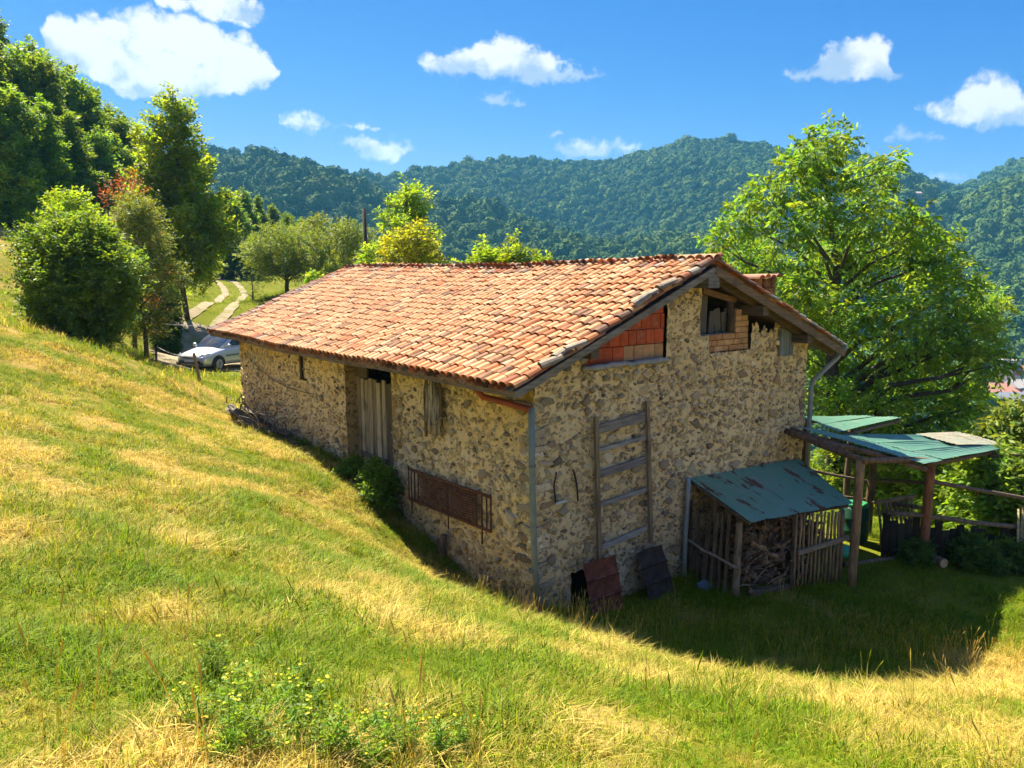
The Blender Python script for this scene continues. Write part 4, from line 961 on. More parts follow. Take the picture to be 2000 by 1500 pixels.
def panel(name, c0, wdt, hgt, lean, bulge, rz, roll, col, lab, bands):
    """sheet folded in three flat bands"""
    t = thing(name, c0, lab, 'metal sheet', rz=rz); hs = np.linspace(0, hgt, bands+1)
    for k in range(bands):
        m_ = MB(); V = []
        nn = 6
        for h_ in np.linspace(hs[k]+.006, hs[k+1]-.006, 4):
            for x_ in np.linspace(-wdt/2, wdt/2, nn):
                V.append((x_+h_*roll, h_*lean+bulge*math.sin(x_/wdt*math.pi*2+k)+.02*math.sin((h_-hs[k])/(hs[k+1]-hs[k])*math.pi), h_))
        F = [(r_*nn+i, r_*nn+i+1, (r_+1)*nn+i+1, (r_+1)*nn+i) for r_ in range(3) for i in range(nn-1)]
        V2 = [(x, y+.006, z) for x, y, z in V]; m_.add(V, F, np.array(col)*random.uniform(.8, 1.15)); m_.add(V2, [f[::-1] for f in F], col)
        m_.build('sheet_band', M['rust'], t)
        if k: m_ = MB(); m_.beam((-wdt/2+hs[k]*roll, hs[k]*lean-.012, hs[k]), (wdt/2+hs[k]*roll, hs[k]*lean-.012, hs[k]), .02, .02, np.array(col)*.6); m_.build('seam', M['rust'], t)
    return t
panel('rusty_sheet', (1.28, -.42, G(1.28, -.42)-.03), .72, .93, .22, .02, -.03, -.06, (.19, .055, .026), 'red rusted metal sheet leaning over the cellar hole near the downpipe', 3)
panel('dark_sheet', (2.62, -.42, G(2.62, -.42)-.03), .68, .90, .26, .025, .05, -.16, (.055, .038, .028), 'blackened metal sheet leaning askew beside the wood store', 3)
bl = MB(); gx = G(3.55, -.62)
for k in range(3): bl.beam((3.38, -.66+.03*k, gx+.035+.03*k), (3.68, -.62+.05*k, gx+.03+.025*k), .16-.03*k, .02, (.16, .24, .31))
tag(bl.build('plastic_scrap', M['plain']), 'crumpled blue plastic scrap on the grass by the grey pipe', 'plastic')
# --- things on and by the long wall
bd = thing('iron_bedstead', (-.12, 2.4, .6), 'rusty iron bedstead panel hung on the long wall below the bundle', 'bed frame')
def bx(y, z, x=-.12): return (x, y, z)
fy0, fy1, zt0, zt1, h_ = 3.72, 1.0, 1.60, 1.66, .60
for nm, a, b in (('top_rail', bx(fy0, zt0), bx(fy1, zt1)), ('bottom_rail', bx(fy0, zt0-h_), bx(fy1, zt1-h_))):
    m_ = MB(); m_.beam(a, b, .035, .045, (.12, .05, .03)); local(m_.build(nm, M['rust'], bd), bd)
for k, y_ in enumerate((3.72, 3.62, 3.5, 3.36, 2.36, 2.32, 1.42, 1.26, 1.12, 1.0)):
    zz = zt0+(zt1-zt0)*(fy0-y_)/(fy0-fy1); ex = .06 if k in (0, 9) else 0
    lw_ = -h_-(.28 if k in (1, 5, 7) else 0) ; m_ = MB(); m_.beam(bx(y_, zz+ex), bx(y_, zz+lw_), .02, .022, (.10, .045, .03), upv=(1, 0, 0)); local(m_.build('upright', M['rust'], bd), bd)
for (ya, yb) in ((3.34, 2.38), (2.30, 1.44)):
    m_ = MB()
    for k in range(22):
        t = (k+.5)/22; y_ = ya+(yb-ya)*t; zz = zt0+(zt1-zt0)*(fy0-y_)/(fy0-fy1)
        m_.tube([bx(y_, zz, -.115), bx(y_-.02, zz-h_/2, -.10), bx(y_, zz-h_, -.115)], .009, 4, (.14, .06, .035))
    for k in range(13):
        zz = zt0+.02-(k+.5)/13*h_; m_.tube([bx(ya, zz, -.11), bx((ya+yb)/2, zz-.02, -.09), bx(yb, zz+.02, -.11)], .010, 4, (.13, .055, .035))
    local(tag(m_.build('wire_mesh', M['rust'], bd), kind='stuff'), bd)
hb = thing('stick_bundle', (-.12, 2.8, 2.3), 'arched wooden frame with a bundle of bleached sticks hung on the long wall', 'bundle')
ar = [(-.1, 3.06, 2.35), (-.1, 3.08, 3.2), (-.1, 3.0, 3.45), (-.1, 2.8, 3.58), (-.1, 2.6, 3.47), (-.1, 2.52, 3.25), (-.1, 2.52, 2.62)]
m_ = MB(); m_.tube(ar, .028, 6, (.16, .11, .07)); local(m_.build('hoop', M['bark'], hb, smooth=True), hb)
for k in range(16):
    y_ = 3.0-.43*k/15; m_ = MB(); zt = 3.5-.25*abs(k-7)/8+random.uniform(-.08, .03)
    m_.tube(wobble((-.11+random.uniform(-.03, .02), y_, zt), (-.13+random.uniform(-.02, .02), y_+random.uniform(-.06, .06), random.uniform(2.35, 2.75)), 6, .015), random.uniform(.012, .024), 5, np.array((.46, .38, .27))*random.uniform(.5, 1.15), wob=.2)
    local(m_.build('stick', M['bark'], hb, smooth=True), hb)
m_ = MB(); m_.tube([(-.12, 2.95, 2.55), (-.16, 2.75, 2.6), (-.14, 2.45, 2.8), (-.13, 2.3, 2.78)], .012, 5, (.3, .25, .18)); local(m_.build('cross_stick', M['bark'], hb), hb)
sp_ = MB(); gs_ = G(-.15, 2.55); sp_.tube([(-.14, 2.55, gs_-.1), (-.13, 2.53, gs_+.2), (-.12, 2.5, gs_+.42)], [.085, .075, .07], 7, (.13, .085, .055), wob=.2); tag(sp_.build('stump_post', M['bark'], smooth=True), 'short dark wooden stump against the foot of the long wall', 'post')
# scrap timber, hoops and brushwood at the far end of the long wall
bp_ = thing('scrap_pile', (-.5, 11, 1.3), 'grey heap of scrap boards, hoops and brushwood along the far wall foot', 'scrap')
for k in range(9):
    ya = random.uniform(10.2, 13.4); L3 = random.uniform(1.1, 2.4); xx = -.15-.42*random.random(); za = G(xx, ya)+random.uniform(.08, .42); yb = ya-L3; zb = G(xx, yb)+random.uniform(.05, .3)
    m_ = MB(); m_.beam((xx, ya, za), (xx+random.uniform(-.3, .1), yb, zb), random.uniform(.08, .17), .035, np.array((.10, .09, .078))*random.uniform(.5, 1.4), upv=(random.uniform(-.8, .3), 0, 1), jit=.012); local(m_.build('board', M['woodx'], bp_), bp_)
for k in range(44):
    y_ = random.uniform(8.8, 13.4); m_ = MB(); d = np.array((random.uniform(-.35, .1), random.uniform(-1.2, 1.2), random.uniform(-.1, .45))); c = np.array((-.45+random.uniform(-.2, .2), y_, G(-.45, y_)+random.uniform(.05, .5)))
    m_.tube([c, c+d*.5+np.array((0, 0, .08)), c+d], [.018, .014, .006], 5, np.array((.12, .10, .085))*random.uniform(.5, 1.5)); local(m_.build('branch', M['bark'], bp_), bp_)
for k, (y_, r_) in enumerate(((9.6, .28), (9.9, .42), (10.5, .36))):
    m_ = MB(); t = np.linspace(.1, 5.6, 18); m_.tube([(-.65-.25*math.cos(q)*r_-.1*k, y_+math.cos(q)*r_, G(-.7, y_)+.3+math.sin(q)*r_*.8) for q in t], .012, 5, (.19, .17, .15)); local(m_.build('hoop', M['rust'], bp_), bp_)
# fence posts and wire near the track
fp = [((-.26, 16.83), (-.40, 16.9), .96, .052, (.17, .13, .09), 'leaning square wooden fence post in front of the car'), ((-.84, 20.07), (-.80, 20.07), .85, .035, (.03, .028, .025), 'thin black fence post standing by the big bush')]
pt = []
for (b0, t0, hh, rr, cc, lab) in fp:
    z0 = G(*b0); m_ = MB(); m_.tube([(b0[0], b0[1], z0-.2), (t0[0], t0[1], z0+hh)], rr, 4 if rr > .04 else 8, cc); o = m_.build('fence_post', M['wood']); tag(o, lab, 'post'); pt.append(np.array((t0[0], t0[1], z0+hh-.1)))
far_a = np.array((-2.2, 25.5, G(-2.2, 25.5)+1.0)); far_b = np.array((8.5, 33.0, G(8.5, 33)+.9))
for P, lab in (((pt[1], pt[0]), 'slack wire strung between the two fence posts'), ((far_a, far_b), 'thin pale cable sagging across the dirt track')):
    a, b_ = P; t = np.linspace(0, 1, 12)[:, None]; m_ = MB(); m_.tube(a*(1-t)+b_*t-np.array((0, 0, 1))*np.sin(t*math.pi)*.12, .012, 4, (.42, .4, .36)); tag(m_.build('wire', M['plain']), lab, 'wire')
p0 = at(715, 520, 40); zg = G(p0[0], p0[1]); m_ = MB(); m_.tube([(p0[0], p0[1], zg-.3), (p0[0], p0[1], 8.5)], [.12, .095], 10, (.06, .045, .035)); tag(m_.build('utility_pole', M['bark'], smooth=True), 'bare dark wooden pole rising behind the roof ridge', 'pole')
# --- village on the valley floor
def cottage(c, wd, dp, ht, rf, rz, wall, roofc, lab, tower=False):
    t = thing('village_house', c, lab, 'house', 'houses of the valley village', rz)
    m_ = MB(); m_.box((0, 0, ht/2-3), (wd, dp, ht+6), tint=wall); wl = m_.build('wall', M['plain'], t)
    if not tower:
        m_ = MB(); e = .5
        m_.add([(-wd/2-e, -dp/2-e, ht-.1), (wd/2+e, -dp/2-e, ht-.1), (wd/2+e, dp/2+e, ht-.1), (-wd/2-e, dp/2+e, ht-.1), (-wd/2-e, 0, ht+rf), (wd/2+e, 0, ht+rf)], [(0, 1, 5, 4), (2, 3, 4, 5), (1, 2, 5), (3, 0, 4), (0, 3, 2, 1)], roofc); m_.build('roof', M['tile'], t)
    else:
        m_ = MB(); m_.box((0, 0, ht+.25), (wd+.5, dp+.5, .5), tint=roofc); m_.build('roof', M['plain'], t)
    for k in range(max(2, int(wd/3))):
        for fl in range(max(1, int(ht/3))):
            m_ = MB(); m_.box((-wd/2+(k+.5)*wd/max(2, int(wd/3)), -dp/2-.02, 1.6+fl*3), (1.0, .12, 1.4), tint=(.06, .07, .09)); m_.build('window', M['plain'], t)
    return t
for (u, v, dd, wd, dp, ht, rf, rz, wl, rc, lab, tw) in ((1968, 748, 372, 6, 6, 13, 0, .5, (.46, .40, .38), (.3, .28, .28), 'grey square tower rising over the village', True), (1989, 752, 376, 13, 9, 7, 3, .4, (.5, .45, .4), (.42, .16, .09), 'village house with orange roof right behind the tower', False),
        (1960, 778, 350, 17, 9, 5, 3, -.4, (.5, .48, .45), (.36, .17, .13), 'long low village house with pinkish roof nearest the walnut tree', False), (1993, 770, 354, 10, 8, 6, 2.6, .2, (.66, .64, .6), (.4, .38, .36), 'white walled village house with pale roof below the tower', False), (1984, 793, 338, 13, 8, 4.5, 2.6, -.2, (.45, .48, .54), (.2, .22, .26), 'bluish grey village house lowest on the valley floor', False)):
    c = at(u, v, dd); cottage((c[0], c[1], float(hills(c[0], c[1]))+1.0), wd, dp, ht, rf, -YAWC+rz, wl, rc, lab, tw)
c = at(1783, 366, 760); cottage((c[0], c[1], float(hills(c[0], c[1]))+4), 13, 6, 4, 1.6, -YAWC, (.36, .33, .31), (.3, .24, .21), 'pale building on the ridge between walnut tree and far hill')
# ------------------------------------------------------------------ trees
def unit(a): return a/(np.linalg.norm(a, axis=-1, keepdims=True)+1e-9)
def spires(base, H, R, n, seed, t0=.1, sharp=.7, lift=1.1, ln=.34):
    """branches of a pointed tree: clumps strung along rising limbs"""
    g = np.random.default_rng(seed); out = []
    for i in range(n):
        t = t0+(.96-t0)*(i+.5)/n; a = i*2.399+g.uniform(-.4, .4); reach = R*(1-(t-t0)/(1.02-t0))**sharp*g.uniform(.65, 1.12)*min(1, .55+(t-t0)*3)
        for q in (.35, .62, .84, 1.0):
            r_ = max(.14, reach*ln*(1.15-.75*q)); d = reach*q
            out.append((base[0]+math.cos(a)*d, base[1]+math.sin(a)*d, base[2]+H*t+d*lift*.42*q, r_, r_*1.15))
    out.append((base[0], base[1], base[2]+H*.97, .18+.03*R, .5+.06*R)); return out
def foliage(clumps, n_spray, k, ll, lw, sl, up=.35, droop=.15, seed=0, shell=.55, vary=.35, warm=.12, palm=False, flat=.5):
    """leafy twigs through the volume of the clumps; clumps = (x, y, z, rx, rz)"""
    g = np.random.default_rng(seed); C = np.asarray(clumps, float)
    wgt = C[:, 3]**2; wgt /= wgt.sum(); ci = g.choice(len(C), n_spray, p=wgt)
    d = unit(g.normal(size=(n_spray, 3))); rad = shell+(1-shell)*g.random(n_spray)**.6
    rad = np.where(g.random(n_spray) < .25, g.random(n_spray), rad)
    off = d*np.stack([C[ci, 3], C[ci, 3], C[ci, 4]], -1)*(rad*(1+.22*g.normal(size=n_spray)))[:, None]
    P = C[ci, :3]+off
    ax = unit(d+np.array([0, 0, up])+g.normal(size=(n_spray, 3))*.45)
    side = unit(np.cross(ax, np.array([0, 0, 1.])+g.normal(size=(n_spray, 3))*.3)); nrm = np.cross(side, ax)
    t = (np.arange(k)+.5)/k
    sls = sl*g.uniform(.6, 1.3, n_spray)
    cen = P[:, None]+ax[:, None]*(t[None, :, None]*sls[:, None, None])-np.array([0, 0, 1.])*(droop*t[None, :, None]**2*sls[:, None, None])
    sgn = np.where(np.arange(k) % 2 == 0, 1., -1.)[None, :, None]
    ld = unit(ax[:, None]*g.uniform(.2, .8, (n_spray, k, 1))+side[:, None]*sgn*g.uniform(.5, 1.1, (n_spray, k, 1))+nrm[:, None]*g.normal(size=(n_spray, k, 1))*.35-np.array([0, 0, 1.])*g.uniform(0, 2*droop, (n_spray, k, 1)))
    ln = unit(nrm[:, None]*flat+g.normal(size=(n_spray, k, 3))*.55+np.array([0, 0, .35])); ls = unit(np.cross(ld, ln)); ln = np.cross(ls, ld)
    L = ll*g.uniform(.6, 1.25, (n_spray, k, 1)); Wd = lw*g.uniform(.7, 1.2, (n_spray, k, 1))
    a = cen; b_ = cen+ld*L*.45+ls*Wd*.5-ln*Wd*.18; c_ = cen+ld*L-ln*L*.12; e_ = cen+ld*L*.45-ls*Wd*.5-ln*Wd*.18
    V = np.stack([a, b_, c_, e_], 2).reshape(-1, 3); m_ = n_spray*k
    F = np.arange(m_*4).reshape(m_, 4)
    tv = 1+vary*(g.random((n_spray, 1))-.5)*1.6+vary*(g.random((n_spray, k))-.5)*.6
    wm = np.clip(g.normal(.0, 1, (n_spray, 1))*warm+g.normal(0, 1, (n_spray, k))*warm*.4, -.25, .6)
    T = np.stack([tv*(1+1.2*wm), tv*(1+.15*wm), tv*(1-.6*wm)], -1)
    T = np.repeat(np.clip(T, .05, 3).reshape(-1, 3), 4, axis=0)
    return V, F, T
def limbs(base, top, clumps, r0, seed=0, n=None, bend=.12, start=.18, col=(.10, .075, .055)):
    g = np.random.default_rng(seed); mb = MB(); base = np.asarray(base, float); top = np.asarray(top, float); H = np.linalg.norm(top-base)
    t = np.linspace(0, 1, 8); tr = base+(top-base)*t[:, None]; tr[1:-1, :2] += g.normal(0, H*.012, (6, 2))
    mb.tube(tr, r0*(1-.9*t)+.012, 8, col, wob=.06)
    idx = range(len(clumps)) if n is None else g.choice(len(clumps), min(n, len(clumps)), replace=False)
    for i in idx:
        c = np.asarray(clumps[i][:3], float); hz = np.hypot(*(c-base)[:2]); zrel = (c[2]-base[2])/max(.1, H)
        s_ = np.clip(zrel-.5*hz/H-.05, start*.6, .92); p0 = np.array([np.interp(s_, t, tr[:, q]) for q in range(3)])
        rr = max(.015, r0*(1-.9*s_)*.55); m1 = p0+(c-p0)*.4+np.array([0, 0, .1*np.linalg.norm(c-p0)])*(1 if bend > 0 else 0)+g.normal(0, bend*.4, 3); m2 = p0+(c-p0)*.75+g.normal(0, bend*.5, 3)
        mb.tube([p0, m1, m2, c], [rr, rr*.7, rr*.45, rr*.18], 5, col, cap=False)
        for q in range(2):
            d = unit(g.normal(size=3)+np.array([0, 0, .3])); mb.tube([m2, m2+(c-m2)*.5+d*clumps[i][3]*.4, c+d*clumps[i][3]*.75], [rr*.35, rr*.22, .008], 4, col, cap=False)
    return mb
def tree(name, base, top, clumps, r0, leaf, mat, label, cat='tree', group=None, seed=0, nl=None, bark=(.10, .075, .055), crown_name='crown', extra=()):
    base = np.asarray(base, float); t = thing(name, tuple(base), label, cat, group)
    local(limbs(base, top, clumps, r0, seed, nl, col=bark).build('trunk', M['bark'], t, smooth=True), t)
    V, F, T = foliage(clumps, seed=seed, **leaf); local(obj(crown_name, mesh_np(crown_name, V, F, mat, T), t), t)
    for nm, cl, lf, mt in extra:
        V, F, T = foliage(cl, seed=seed+5, **lf); local(obj(nm, mesh_np(nm, V, F, mt, T), t), t)
    return t
LEAF = {'walnut': leafmat('walnut_leaf', (.145, .24, .026), .5), 'dark': leafmat('dark_leaf', (.075, .15, .022), .42), 'forest': leafmat('forest_leaf', (.13, .215, .022), .48),
        'light': leafmat('light_leaf', (.20, .31, .026), .56), 'yellow': leafmat('yellowing_leaf', (.25, .275, .022), .5), 'olive': leafmat('olive_leaf', (.15, .20, .03), .4),
        'red': leafmat('reddish_leaf', (.28, .10, .03), .4), 'bush': leafmat('bush_leaf', (.12, .215, .026), .46), 'drybush': leafmat('dry_bush_leaf', (.15, .20, .04), .42)}
# walnut tree behind the shelter: crown built clump by clump
WC = [(1590,290,50),(1640,262,34),(1555,335,55),(1500,385,55),(1445,430,46),(1405,478,40),(1470,495,58),(1560,435,66),(1625,375,58),(1705,345,48),(1742,322,28),(1695,425,62),(1785,445,52),(1640,490,72),(1740,520,72),(1825,500,56),(1855,560,64),(1920,592,42),(1560,565,64),(1650,610,74),(1755,630,80),(1865,655,64),(1925,700,42),(1600,690,62),(1700,725,78),(1800,745,78),(1885,785,54),(1640,780,56),(1730,800,50),(1520,530,46),(1935,645,34),(1830,690,50),(1590,610,44),(1900,850,40),(1830,840,50),(1690,845,44),(1575,760,40),(1760,860,44)]
gW = np.random.default_rng(3); wcl = []
for (u, v, r_) in WC:
    dd = 30+gW.uniform(-2.8, 2.8); p = at(u, v, dd); rr = r_*dd/1532*.78; wcl.append((*p, rr, rr*.85))
    if gW.random() < .3: p = at(u+gW.uniform(-20, 20), v+gW.uniform(-10, 25), dd+gW.uniform(1.5, 3.5)); wcl.append((*p, rr*.9, rr*.75))
wb = at(1640, 900, 30); wb[2] = G(wb[0], wb[1])-.1; wt = at(1610, 330, 30)
tree('walnut_tree', wb, wt, wcl, .36, dict(n_spray=5000, k=9, ll=.25, lw=.09, sl=.42, up=.15, droop=.45, shell=.5, vary=.45, warm=.13), LEAF['walnut'], 'tall spreading broadleaf tree behind the green shelter roof', seed=11, bark=(.075, .06, .05))
def cone_clumps(base, H, R, n, seed, t0=.12, sharp=1.0, rr=.3, wide=.25):
    g = np.random.default_rng(seed); out = []
    for i in range(n):
        t = t0+(1-t0)*((i+.5)/n)**.85; prof = R*min(1, (t-t0+.12)/wide)*(1-(t-t0)/(1-t0))**sharp+.05*R
        a = i*2.399+g.uniform(-.5, .5); q = prof*g.uniform(.35, .95); r_ = max(.22*R*rr/.3*.5, prof*rr*g.uniform(.75, 1.35)+.05*R)
        out.append((base[0]+math.cos(a)*q, base[1]+math.sin(a)*q, base[2]+H*t, r_, r_*1.25))
    out.append((base[0], base[1], base[2]+H*.97, .06*R+.1, .10*R+.25)); return out
def round_clumps(base, H, R, n, seed, z0=.25, rr=.36):
    g = np.random.default_rng(seed); out = []
    for i in range(n):
        z = -1+2*(i+.5)/n; a = i*2.399+g.uniform(-.4, .4); q = math.sqrt(max(0, 1-z*z))*R*g.uniform(.45, .95); r_ = R*rr*g.uniform(.7, 1.3)
        out.append((base[0]+math.cos(a)*q, base[1]+math.sin(a)*q, base[2]+H*(z0+(1-z0)*(.5+.46*z)), r_, r_*.85))
    return out
def ground_at(u, v, h):
    p = at(u, v, h); p[2] = G(p[0], p[1])-.05; return p
def top_h(u, v, h, b): return at(u, v, h)[2]-b[2]
# pointed bright tree by the track
b0 = ground_at(365, 600, 50); hh = top_h(352, 165, 50, b0)
cl = spires(b0, hh*.96, 3.9, 36, 21, .17, .60, 1.0, .34)
tree('pointed_tree', b0, (b0[0], b0[1], b0[2]+hh*.97), cl, .16, dict(n_spray=7600, k=6, ll=.26, lw=.12, sl=.5, up=1.0, droop=.05, shell=.4, vary=.45), LEAF['light'], 'tall pointed light green tree beside the dirt track', seed=22, nl=46)
# dark wood on the left slope
protos = []
for k, (H_, R_, sh) in enumerate(((14, 3.4, .8), (15, 3.1, 1.0), (13, 3.8, .65), (12, 3.3, .75))):
    cl = spires((0, 0, 0), H_*.96, R_*1.15, 30, 40+k, .06, sh*.85, 1.0, .36)
    V, F, T = foliage(cl, n_spray=5600, k=6, ll=.40, lw=.17, sl=.7, up=1.0, droop=.05, seed=50+k, shell=.4, vary=.5)
    protos.append((mesh_np('crown', V, F, LEAF['forest'], T), limbs((0, 0, 0), (0, 0, H_*.95), cl, .2, 60+k, 26, col=(.05, .04, .03)).mesh('trunk', M['bark'], True), H_))
ORD = ['first', 'second', 'third', 'fourth', 'fifth', 'sixth', 'seventh', 'eighth', 'ninth', 'tenth']
spots = [(-60,30,72,0),(10,62,70,1),(62,88,73,2),(108,108,71,0),(150,140,76,3),(195,178,75,1),(236,212,80,2),(268,236,84,0),(300,262,92,3),(-25,120,62,3),(40,170,62,2),(95,190,64,0),(150,215,66,1),(200,250,70,3),(245,282,74,2),(-110,60,75,2),(20,20,92,1),(85,80,94,0),(135,118,96,2),(185,160,98,3),(225,200,100,1),(280,255,98,2),(305,300,88,1),(-160,100,70,0)]
gF = np.random.default_rng(9)
skyl = sorted(range(0, 9), key=lambda q: spots[q][0]); front = sorted(range(9, 15), key=lambda q: spots[q][0]); back = sorted(range(15, 24), key=lambda q: spots[q][0])
def wood_label(i):
    if i in skyl: return '%s dark tree from the picture edge along the skyline of the wood' % ORD[skyl.index(i)]
    if i in front: return '%s dark tree from the picture edge in the front rank of the wood' % ORD[front.index(i)]
    return '%s dark tree from the picture edge in the hidden rear of the wood' % ORD[back.index(i)]
for i, (u, v, h, k) in enumerate(spots):
    p = ground_at(u, 400, h); hh = at(u, v, h)[2]-p[2]; s_ = max(.45, hh/protos[k][2])
    t = thing('forest_tree', tuple(p), wood_label(i), 'tree', 'trees of the dense wood on the slope', gF.uniform(0, 6))
    t.scale = (max(.75, min(s_, 1.15)), max(.75, min(s_, 1.15)), s_); obj('crown', protos[k][0], t); obj('trunk', protos[k][1], t)
# row of dark trees running down the far meadow edge
for i, (u, v, h, k) in enumerate([(455,380,90,2),(478,368,96,3),(508,380,98,1),(535,398,100,0),(562,414,101,2),(590,424,104,3),(618,434,106,1),(645,442,108,0),(672,448,112,2),(695,452,116,3)]):
    p = ground_at(u, 480, h); hh = at(u, v, h)[2]-p[2]; s_ = hh/protos[k][2]
    t = thing('forest_tree', tuple(p), '%s dark tree from the pointed tree in the row running downhill beyond the orchard' % ORD[i], 'tree', 'row of trees beyond the orchard', gF.uniform(0, 6)); t.scale = (s_*1.15, s_*1.15, s_); obj('crown', protos[k][0], t); obj('trunk', protos[k][1], t)
# shrubs by the track
def shrub(name, u, v, h, wpx, vtop, mat, label, n, seed, leaf=None, up=.45, rr=.34, cat='bush', z0=.05, extra=None, sp=2600, k=6, nl=None, group=None):
    b0 = ground_at(u, v, h); H_ = top_h(u, vtop, h, b0); R_ = wpx/2*h/1532; cl = round_clumps(b0, H_, R_, n, seed, z0, rr)
    lf = dict(n_spray=sp, k=k, ll=.2, lw=.1, sl=.4, up=up, droop=.1, shell=.45, vary=.5); lf.update(leaf or {})
    return tree(name, b0, (b0[0], b0[1], b0[2]+H_*.7), cl, .05*R_+.02, lf, mat, label, cat, group, seed=seed, nl=nl, crown_name='foliage'), b0, H_, R_
shrub('round_bush', 165, 680, 30, 186, 440, LEAF['bush'], 'big round dark green bush at the crest of the field', 46, 31, dict(ll=.15, lw=.07, sl=.34), sp=9500, k=7)
shrub('yellowish_shrub', 160, 600, 36, 110, 378, LEAF['light'], 'yellow green shrub poking up behind the big round bush', 24, 32, dict(ll=.17, lw=.08, up=.8), sp=3200)
shrub('dry_shrub', 280, 620, 36, 125, 392, LEAF['drybush'], 'brownish half dry shrub between the big bush and the pointed tree', 30, 33, dict(ll=.14, lw=.05, sl=.42), sp=4200, z0=.18)
t_, b_, H_, R_ = shrub('red_shrub', 255, 560, 40, 120, 345, LEAF['red'], 'reddish brown dead topped shrub behind the dry shrub', 14, 34, dict(ll=.15, lw=.05, sl=.6, up=1.2), sp=700)
shrub('dark_undershrub', 318, 590, 44, 56, 545, LEAF['dark'], 'low dark shrub at the foot of the pointed tree', 18, 35, sp=2400)
shrub('sapling', 40, 420, 60, 95, 320, LEAF['light'], 'bright green sapling on the dry slope before the wood', 16, 36, dict(ll=.24, lw=.11, up=.9), sp=1500, cat='tree')
shrub('slope_shrub', 95, 395, 66, 60, 340, LEAF['dark'], 'low dark shrub beside the sapling on the dry slope', 10, 38, dict(ll=.22, lw=.1), sp=800)
# orchard
shrub('orchard_tree', 562, 575, 60, 150, 455, LEAF['olive'], 'wide olive green orchard tree with forked trunk behind the roof end', 26, 41, dict(ll=.18, lw=.07, sl=.4, up=.5), cat='tree', z0=.32, sp=4600)
shrub('orchard_tree', 672, 560, 56, 130, 440, LEAF['olive'], 'taller loose orchard tree just before the dark pole', 22, 42, dict(ll=.2, lw=.08, up=.8), cat='tree', z0=.2, sp=3200)
shrub('orchard_tree', 628, 560, 66, 100, 432, LEAF['olive'], 'middle orchard tree between the wide and the loose one', 16, 43, dict(ll=.2, lw=.08, up=.8), cat='tree', z0=.2, sp=2200)
shrub('young_shrub', 612, 560, 44, 40, 530, LEAF['light'], 'small bright shrub peeping over the far roof verge', 8, 44, sp=500)
shrub('meadow_sapling', 493, 560, 58, 50, 515, LEAF['drybush'], 'thin bare meadow sapling left of the orchard', 8, 45, dict(ll=.12, lw=.05), sp=120)
# trees behind the ridge
b0 = ground_at(798, 560, 45); hh = top_h(790, 340, 45, b0); cl = spires(b0, hh*.95, 3.0, 30, 51, .2, .5, 1.0, .36)
tree('ridge_tree', b0, (b0[0], b0[1], b0[2]+hh*.95), cl, .14, dict(n_spray=3800, k=6, ll=.26, lw=.11, sl=.45, up=.7, shell=.4), LEAF['light'], 'green airy tree rising behind the ridge next to the pole', seed=52)
shrub('yellow_tree', 805, 560, 34, 150, 442, LEAF['yellow'], 'yellowing tree showing just above the ridge tiles', 30, 53, dict(ll=.19, lw=.085, up=.5), cat='tree', sp=3600)
shrub('low_tree', 740, 560, 38, 90, 470, LEAF['light'], 'light green tree directly behind the pole', 16, 54, dict(ll=.2, lw=.09), cat='tree', sp=1700)
for k, (u, vt, wd, lab) in enumerate(((945, 470, 56, 'leftmost small pointed treetop above the middle of the ridge'), (1003, 456, 76, 'tallest small pointed treetop above the middle of the ridge'), (1050, 482, 56, 'rightmost low treetop above the middle of the ridge'))):
    b0 = ground_at(u, 560, 30); hh = top_h(u, vt, 30, b0); cl = spires(b0, hh*.93, wd*30/1532/1.05, 22, 56+k, .45, .45, 1.0, .34)
    tree('treetop', b0, (b0[0], b0[1], b0[2]+hh*.95), cl, .08, dict(n_spray=1500, k=6, ll=.2, lw=.085, sl=.38, up=.9, shell=.4), LEAF['light'], lab, 'tree', 'small trees behind the ridge', seed=59+k)
# valley-side scrub seen through the shelter and at its side
VS = [(1985, 980, 24, 130, 790, 'yellow', 'bright yellow green shrub at the picture edge beside the shelter roof'), (1890, 1000, 27, 190, 850, 'light', 'shrub behind the fence rails between shelter post and edge shrub'), (1760, 1000, 28, 170, 870, 'light', 'shrub behind the thick reddish shelter post'), (1640, 990, 30, 190, 880, 'walnut', 'shrub seen between the tall post and the house corner'), (1960, 1040, 21, 170, 905, 'walnut', 'low shrub leaning over the fence beyond the board wall'), (1850, 1010, 33, 200, 900, 'light', 'farther shrub down the slope behind the board wall'), (1990, 905, 40, 160, 835, 'dark', 'dark slope bush below the village houses'), (1925, 900, 46, 140, 842, 'light', 'pale slope bush between walnut crown and edge shrub')]
for k, (u, v, h, wpx, vt, mt, lab) in enumerate(VS):
    b0 = at(u, v, h); b0[2] = G(b0[0], b0[1])-.1; H_ = at(u, vt, h)[2]-b0[2]; R_ = wpx/2*h/1532
    cl = round_clumps(b0, H_, R_, 20, 70+k, .05 if k != 0 else .3, .34)
    tree('slope_shrub', b0, (b0[0], b0[1], b0[2]+H_*.7), cl, .07, dict(n_spray=1700, k=7, ll=.2, lw=.09, sl=.38, up=.35, droop=.3, shell=.45), LEAF[mt if mt != 'yellow' else 'drybush'], lab, 'bush', 'shrubs on the valley side', seed=80+k, crown_name='foliage')
